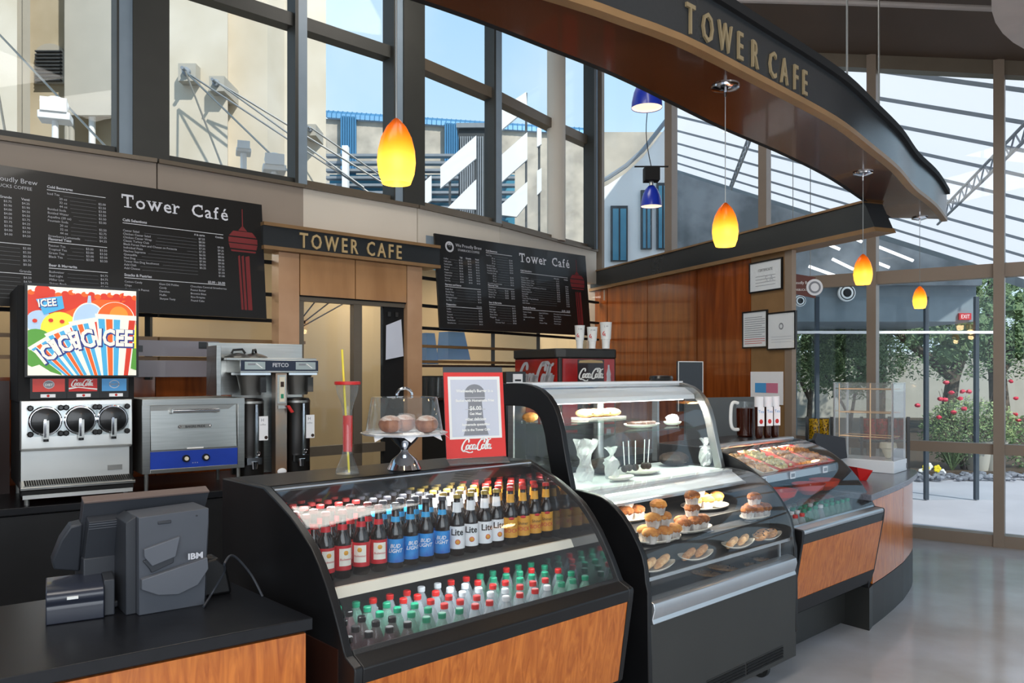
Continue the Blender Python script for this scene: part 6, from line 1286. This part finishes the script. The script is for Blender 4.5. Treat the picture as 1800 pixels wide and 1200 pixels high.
f2 = MB(); LF = plane_M((-.012, .72, 0), (0, -1, 0), (0, 0, 1)); f2.box(-.012, 0, .03, .72, .30, .870, 'dark_red2'); script(f2, LF @ Matrix.Translation((.06, .635, .001)), .60, 'ink_light', nib=.085); text(f2, 'CLASSIC', LF @ Matrix.Translation((.34, .565, .001)), .05, 'ink_light', 'CENTER'); f2.build('side_panel', dd, smooth=False)
for k, (px, h, r, lab) in enumerate(((1019, .195, .044, 'leftmost white paper cup with red script on the soda dispenser'), (1041, .183, .046, 'shortest white paper cup, middle on the soda dispenser'), (1065, .225, .052, 'tallest white paper cup, right on the soda dispenser'))):
    Yc = 6.86+.02*k; t = thing('paper_cup', lab, 'cup', (X(px, Yc), Yc, 1.859), -.1, 'paper cups on the soda dispenser')
    MB().lathe([(r*.62, 0), (r*.66, h*.35), (r*.82, h*.36), (r, h), (r*1.03, h+.003), (r*.96, h), (r*.6, .01), (0, .01)], n=24, mat='white').build('cup_body', t)
    b = MB(); script(b, plane_M((-r*.55, -r*.95, h*.52), (1, 0, 0), (0, .12, 1)), r*2.2, 'red', nib=.075, wrap=r*1.05); text(b, ['S', 'M', 'L'][k]+' 44', plane_M((-r*.3, -r*1.02, h*.82), (1, 0, 0), (0, .1, 1)), .02, 'ink_grey'); b.build('print', t, smooth=False)
t = thing('card_terminal', 'small black handheld terminal with white keypad beside the soda dispenser', 'terminal', (X(907, 6.6), 6.6, .9005), .4)
MB().box(-.09, .09, 0, .08, 0, .76, 'knob_black').build('stand', t, bevel=.004); b = MB().box(-.03, .055, -.012, 0, .55, .74, 'paper')
for k in range(3): b.box(-.015, .04, -.0135, -.012, .60+.04*k, .615+.04*k, 'ink')
b.build('keypad', t, smooth=False)
# shelf gear between door and far menu board
for k, (px, py0, py1, w_, Ys, lab) in enumerate(((760, 585, 640, 22, 7.6, 'narrow blue tinted clear bin on the shelf behind the door post'), (806, 583, 632, 44, 7.9, 'wide blue tinted clear bin on the shelf below the far menu board'))):
    w2 = w_*Ys/1400/2; z0 = Z(py1, Ys); z1 = Z(py0, Ys); o = MB().add([(-w2, 0, 0), (w2*1.2, 0, 0), (w2*1.2, .2, 0), (-w2, .2, 0), (-w2*.9, .02, z1-z0), (w2*.7, .02, z1-z0), (w2*.7, .18, z1-z0), (-w2*.9, .18, z1-z0)], [(0, 3, 2, 1), (4, 5, 6, 7), (0, 1, 5, 4), (2, 3, 7, 6), (0, 4, 7, 3), (1, 2, 6, 5)], 'blue_clear').build('clear_bin', None, (X(px, Ys), Ys, z0), .7, smooth=False); tag(o, lab, 'bin', 'blue bins on the shelf')
sf_ = thing('back_shelf', 'dark narrow shelf with clear glassware below the far menu board', 'shelf', fr((-.82, 7.27), AC, 0, .12), AC)
MB().box(.02, 2.1, .0, .26, 1.705, 1.725, 'choc').box(.02, 2.1, 0, .26, 1.39, 1.41, 'choc').build('board', sf_, smooth=False); MB().box(.02, .05, 0, .26, .0, 1.72, 'choc').box(1.0, 1.03, 0, .26, 0, 1.72, 'choc').box(2.07, 2.1, 0, .26, 0, 1.72, 'choc').build('upright', sf_, smooth=False)
for k in range(7):
    p = fr((-.82, 7.27), AC, .10+.085*k, .22, 1.411); t = MB().lathe([(.03, 0), (.033, .01), (.035, .12), (.04, .2)], n=14, mat='clear_glass').build('glass_tumbler', None, p); tag(t, 'clear tumbler on the lower back shelf, %s from the door post' % ORD[k], 'glass', 'tumblers on the back shelf')

# objects behind and on the food case
tag(MB().box(-.13, .13, 0, .02, 0, .40, 'slate_dark').box(-.13, -.124, -.003, 0, 0, .40, 'white').box(.124, .13, -.003, 0, 0, .40, 'white').box(-.13, .13, -.003, 0, .394, .40, 'white').build('display_panel', None, (X(1214, 6.4), 6.4, 1.342), .5, smooth=False), 'dark display panel with thin white edge behind the bakery case', 'panel')
pt = thing('divider', 'flat grey divider behind the iced tea pitchers', 'divider', (X(1278, 6.5), 6.5, .9), .45)
MB().box(-.42, .30, 0, .02, 0, .55, 'ink_divider').build('sheet', pt, smooth=False); MB().box(-.42, .30, .0, .3, -.05, 0, 'charcoal').box(-.4, .28, .02, .28, -.9, -.05, 'matte_black').build('base', pt, smooth=False)
o = MB().cyl((0, 0, 0), (.0, 0, .20), .005, n=8, mat='yellow').build('drinking_straw', None, (X(1212, 6.1), 6.1, 1.6)); o.location = (X(1212, 5.1), 5.1, 1.50)
bpy.data.objects.remove(o)
jug = thing('tea_pitcher', 'brown iced tea pitcher with thick white handle on the food case', 'pitcher', (X(1310, 5.62), 5.62, 1.2015), .35)
MB().lathe([(.050, 0), (.058, .01), (.062, .20)], n=24, mat='tea').lathe([(.062, .20), (.064, .245)], n=24, mat='clear_glass', close=False).build('jug_body', jug)
MB().tube(cr_smooth([(-.06, 0, .235), (-.10, 0, .24), (-.118, 0, .20), (-.120, 0, .10), (-.10, 0, .055), (-.055, 0, .05)], 5), .012, 10, 'white').build('handle', jug)
for k, (px, Yc) in enumerate(((1334, 5.46), (1349, 5.50), (1362, 5.54))):
    t = thing('drink_carton', 'tall dark drink carton with white label, %s of three beside the pitcher' % ['left', 'middle', 'right'][k], 'carton', (X(px, Yc), Yc, 1.2015), .2, 'cartons on the food case')
    MB().lathe([(.020, 0), (.026, .02), (.028, .20), (.030, .27)], n=16, mat='tea').lathe([(.030, .215), (.031, .285)], n=16, mat='paper').build('carton_body', t)
    b = MB().box(-.024, .024, -.031, -.026, .085, .215, 'paper').ball((.0, -.031, .115), .014, 8, 'red', (1, .1, 1.2)); text(b, 'Tea', FRONT(0, -.0312, .175), .028, 'label_sky', 'CENTER'); b.build('label', t, smooth=False)
tag(MB().lathe([(.07, 0), (.075, .015), (.07, .03), (.03, .034)], n=24, mat='knob_black').build('dark_lid', None, P2(1162, .93, 1.6005)), 'round black lid on top of the bakery case', 'lid')

# popcorn case
QC = (2.925, 6.113); pcs = thing('popcorn_case', 'clear acrylic warming case with white base on the curved counter', 'popcorn case', (*QC, .8755), math.radians(47))
MB().box(-.01, .30, -.01, .46, 0, .095, 'white_enamel').build('base', pcs, bevel=.004)
b = MB()
for x in (0, .285):
    for y in (0, .445): b.box(x, x+.012, y-.0, y+.012, .095, .695, 'alu_white')
b.build('corner_post', pcs, smooth=False)
MB().box(0, .297, 0, .457, .685, .70, 'acrylic').box(0, .005, 0, .457, .095, .69, 'acrylic').box(.292, .297, 0, .457, .095, .69, 'acrylic').box(0, .297, 0, .005, .095, .69, 'acrylic').box(0, .297, .452, .457, .095, .69, 'acrylic').build('acrylic_box', pcs, smooth=False)
b = MB()
for z in (.27, .46, .645): b.tube([(.03, .03, z), (.03, .42, z), (.26, .42, z), (.26, .03, z)], .004, 6, 'warm_wire', closed=True)
b.cyl((.15, .22, .10), (.15, .22, .69), .006, n=8, mat='warm_wire').cyl((.03, .42, .1), (.03, .42, .69), .004, n=6, mat='warm_wire'); b.build('wire_rack', pcs)
MB().box(.285, .30, -.013, .03, .02, .06, 'knob_black').build('switch', pcs, smooth=False)
b = MB().lathe([(.02, 0), (.05, .07), (.065, .08), (.06, .12)], (.2, .1, .10), 16, 'cream'); b.build('scoop_cone', pcs)
t = thing('food_boat', 'folded red paper scoop on the curved counter before the popcorn case', 'scoop', (X(1512, 5.75), 5.75, .8755), .3)
MB().add([(-.03, -.03, 0), (.03, -.03, 0), (.03, .03, 0), (-.03, .03, 0), (-.07, -.05, .10), (.06, -.06, .075), (.06, .05, .075), (-.07, .05, .10)], [(0, 3, 2, 1), (0, 1, 5, 4), (1, 2, 6, 5), (2, 3, 7, 6), (3, 0, 4, 7)], 'red').build('boat', t, smooth=False)
t = thing('sales_terminal', 'second dark sales terminal behind the food case near the popcorn case', 'computer', (X(1466, 6.3), 6.3, .8755), .2)
MB().prism([(-.14, .30), (.10, .26), (.12, .10), (.0, .08), (-.12, .14), (-.17, .24)], 'y', 0, .05, 'plastic_dark').build('monitor', t, bevel=.005); MB().box(-.05, .05, .02, .12, 0, .14, 'plastic_dark').box(-.09, .09, -.04, .16, 0, .02, 'plastic_dark').build('stand', t, bevel=.004)
# snack racks on the counter behind
for k, (px, Ys, w_, m, lab) in enumerate(((1440, 7.4, .18, 'chips_yellow', 'black rack of yellow and black snack bags beside the wood pillar'), (1540, 7.6, .22, 'chips_red', 'black rack of red snack bags seen through the clear popcorn case'), (1580, 7.2, .12, 'chips_dark', 'black rack of red and dark snack bags right of the clear popcorn case'))):
    t = thing('snack_rack', lab, 'snack rack', (X(px, Ys), Ys, 0), -.3, 'snack racks along the window')
    hb = Z(772, Ys); ht = Z(736, Ys)
    MB().box(-w_/2-.03, -w_/2-.005, -.01, .02, 0, ht+.02, 'knob_black').box(w_/2+.005, w_/2+.03, -.01, .02, 0, ht+.02, 'knob_black').box(-w_/2-.03, w_/2+.03, .0, .14, hb-.03, hb-.015, 'knob_black').box(-w_/2-.03, w_/2+.03, .0, .14, .3, .315, 'knob_black').build('rack_frame', t, smooth=False)
    for j in range(2):
        x0 = -w_/2+j*w_/2; bg = MB(); n = 7; V = []; F = []
        for iz in range(5):
            for ix in range(n): u = ix/(n-1); q = iz/4; V.append((x0+.004+(w_/2-.008)*u, .02-.035*math.sin(PI*u)*math.sin(PI*min(1, q+.05)), hb+(ht-hb)*q))
        for iz in range(4):
            for ix in range(n-1): a = iz*n+ix; F.append((a, a+1, a+n+1, a+n))
        bg.add(V, F, m); bg.add([(x, .07-y, z) for x, y, z in V], F, m); o = bg.build('snack_bag', None, (X(px, Ys), Ys, 0), -.3)
        tag(o, '%s bag in the %s' % (['left', 'right'][j], ['rack of yellow snack bags beside the wood pillar', 'rack of red snack bags behind the popcorn case', 'rack of dark red snack bags right of the popcorn case'][k]), 'snack bag', 'snack bags')

# pendants
mt = ramp_z('amber_shade', [(0.0, 'ecc04c'), (.06, 'f6ba50'), (.11, 'e89828'), (.15, 'c87018'), (.198, '7e360c')], .25, emit=.42, trans=.5)
PEND = [((-.351, 2.42), 1.0, 'nearest amber glass pendant lamp, in front of the centre windows', True), ((.969, 3.619), 1.0, 'second amber glass pendant lamp, before the dark beam', True), ((2.284, 5.183), 1.0, 'third amber glass pendant lamp, at the tan window mullion', True), ((3.42, 6.68), .94, 'farthest and smallest amber glass pendant lamp', True)]
for k, ((x, y), sc, lab, _) in enumerate(PEND):
    zb = 2.224 if k < 3 else 2.19; t = thing('pendant_lamp', lab, 'pendant lamp', (x, y, zb), 0, 'amber pendant lamps'); s_ = sc
    sh = MB().lathe([(.043*s_, 0), (.054*s_, .03*s_), (.0585*s_, .065*s_), (.056*s_, .10*s_), (.046*s_, .14*s_), (.030*s_, .172*s_), (.012*s_, .193*s_), (.006*s_, .198*s_)], n=32, mat='amber_shade', close=False); sh.build('lamp_shade', t)
    MB().ball((0, 0, .045*s_), .015*s_, 16, 'bulb').build('bulb', t); lamp('bulb_light', 'POINT', (x, y, zb+.072), .06, (1, .88, .66), .012)
    MB().cyl((0, 0, .19*s_), (0, 0, 2.95-zb-.02), .0022, n=6, mat='steel_dull').build('cord', t)
    MB().lathe([(.0, 0), (.02, .0), (.062, .012), (.064, .02)], o=(0, 0, 2.95-zb-.021), n=28, mat='chrome').cyl((0, 0, 2.95-zb-.05), (0, 0, 2.95-zb-.015), .007, n=8, mat='chrome').build('ceiling_plate', t)
    lamp('pendant_glow', 'POINT', (x, y, zb-.02), 2.2, (1, .68, .32), .04)
for k, (px, py, wd, lab) in enumerate(((1137, 190, 54, 'upper cobalt blue pendant lamp partly behind the canopy edge'), (1145, 363, 37, 'lower cobalt blue pendant lamp with a black ballast box'))):
    Yl = 1400*.2/wd; z = Z(py, Yl); t = thing('blue_pendant_lamp', lab, 'pendant lamp', (X(px, Yl), Yl, z), 0, 'blue pendant lamps')
    MB().lathe([(.10, 0), (.098, .04), (.085, .10), (.06, .16), (.03, .195), (.02, .20)], n=30, mat='blue_cobalt', close=False).build('lamp_shade', t)
    MB().lathe([(.097, .004), (.08, .09), (.05, .15), (0, .17)], n=30, mat='lamp_inner', close=False).lathe([(0, .012), (.094, .012)], n=30, mat='lamp_inner', close=False).build('reflector', t)
    MB().cyl((0, 0, .19), (0, 0, .25), .022, n=12, mat='steel').box(-.07, .07, -.07, .07, .24, .37, 'matte_black').box(-.16, .16, -.01, .01, .375, .385, 'matte_black').build('ballast_box', t, smooth=False)
    zt = 5.6-z if k else 5.4-z; MB().tube(cr_smooth([(0, 0, .37), (-.05, 0, .7), (-.02, 0, 1.2), (-.01, 0, zt)], 5), .004, 6, 'matte_black').build('cord', t)
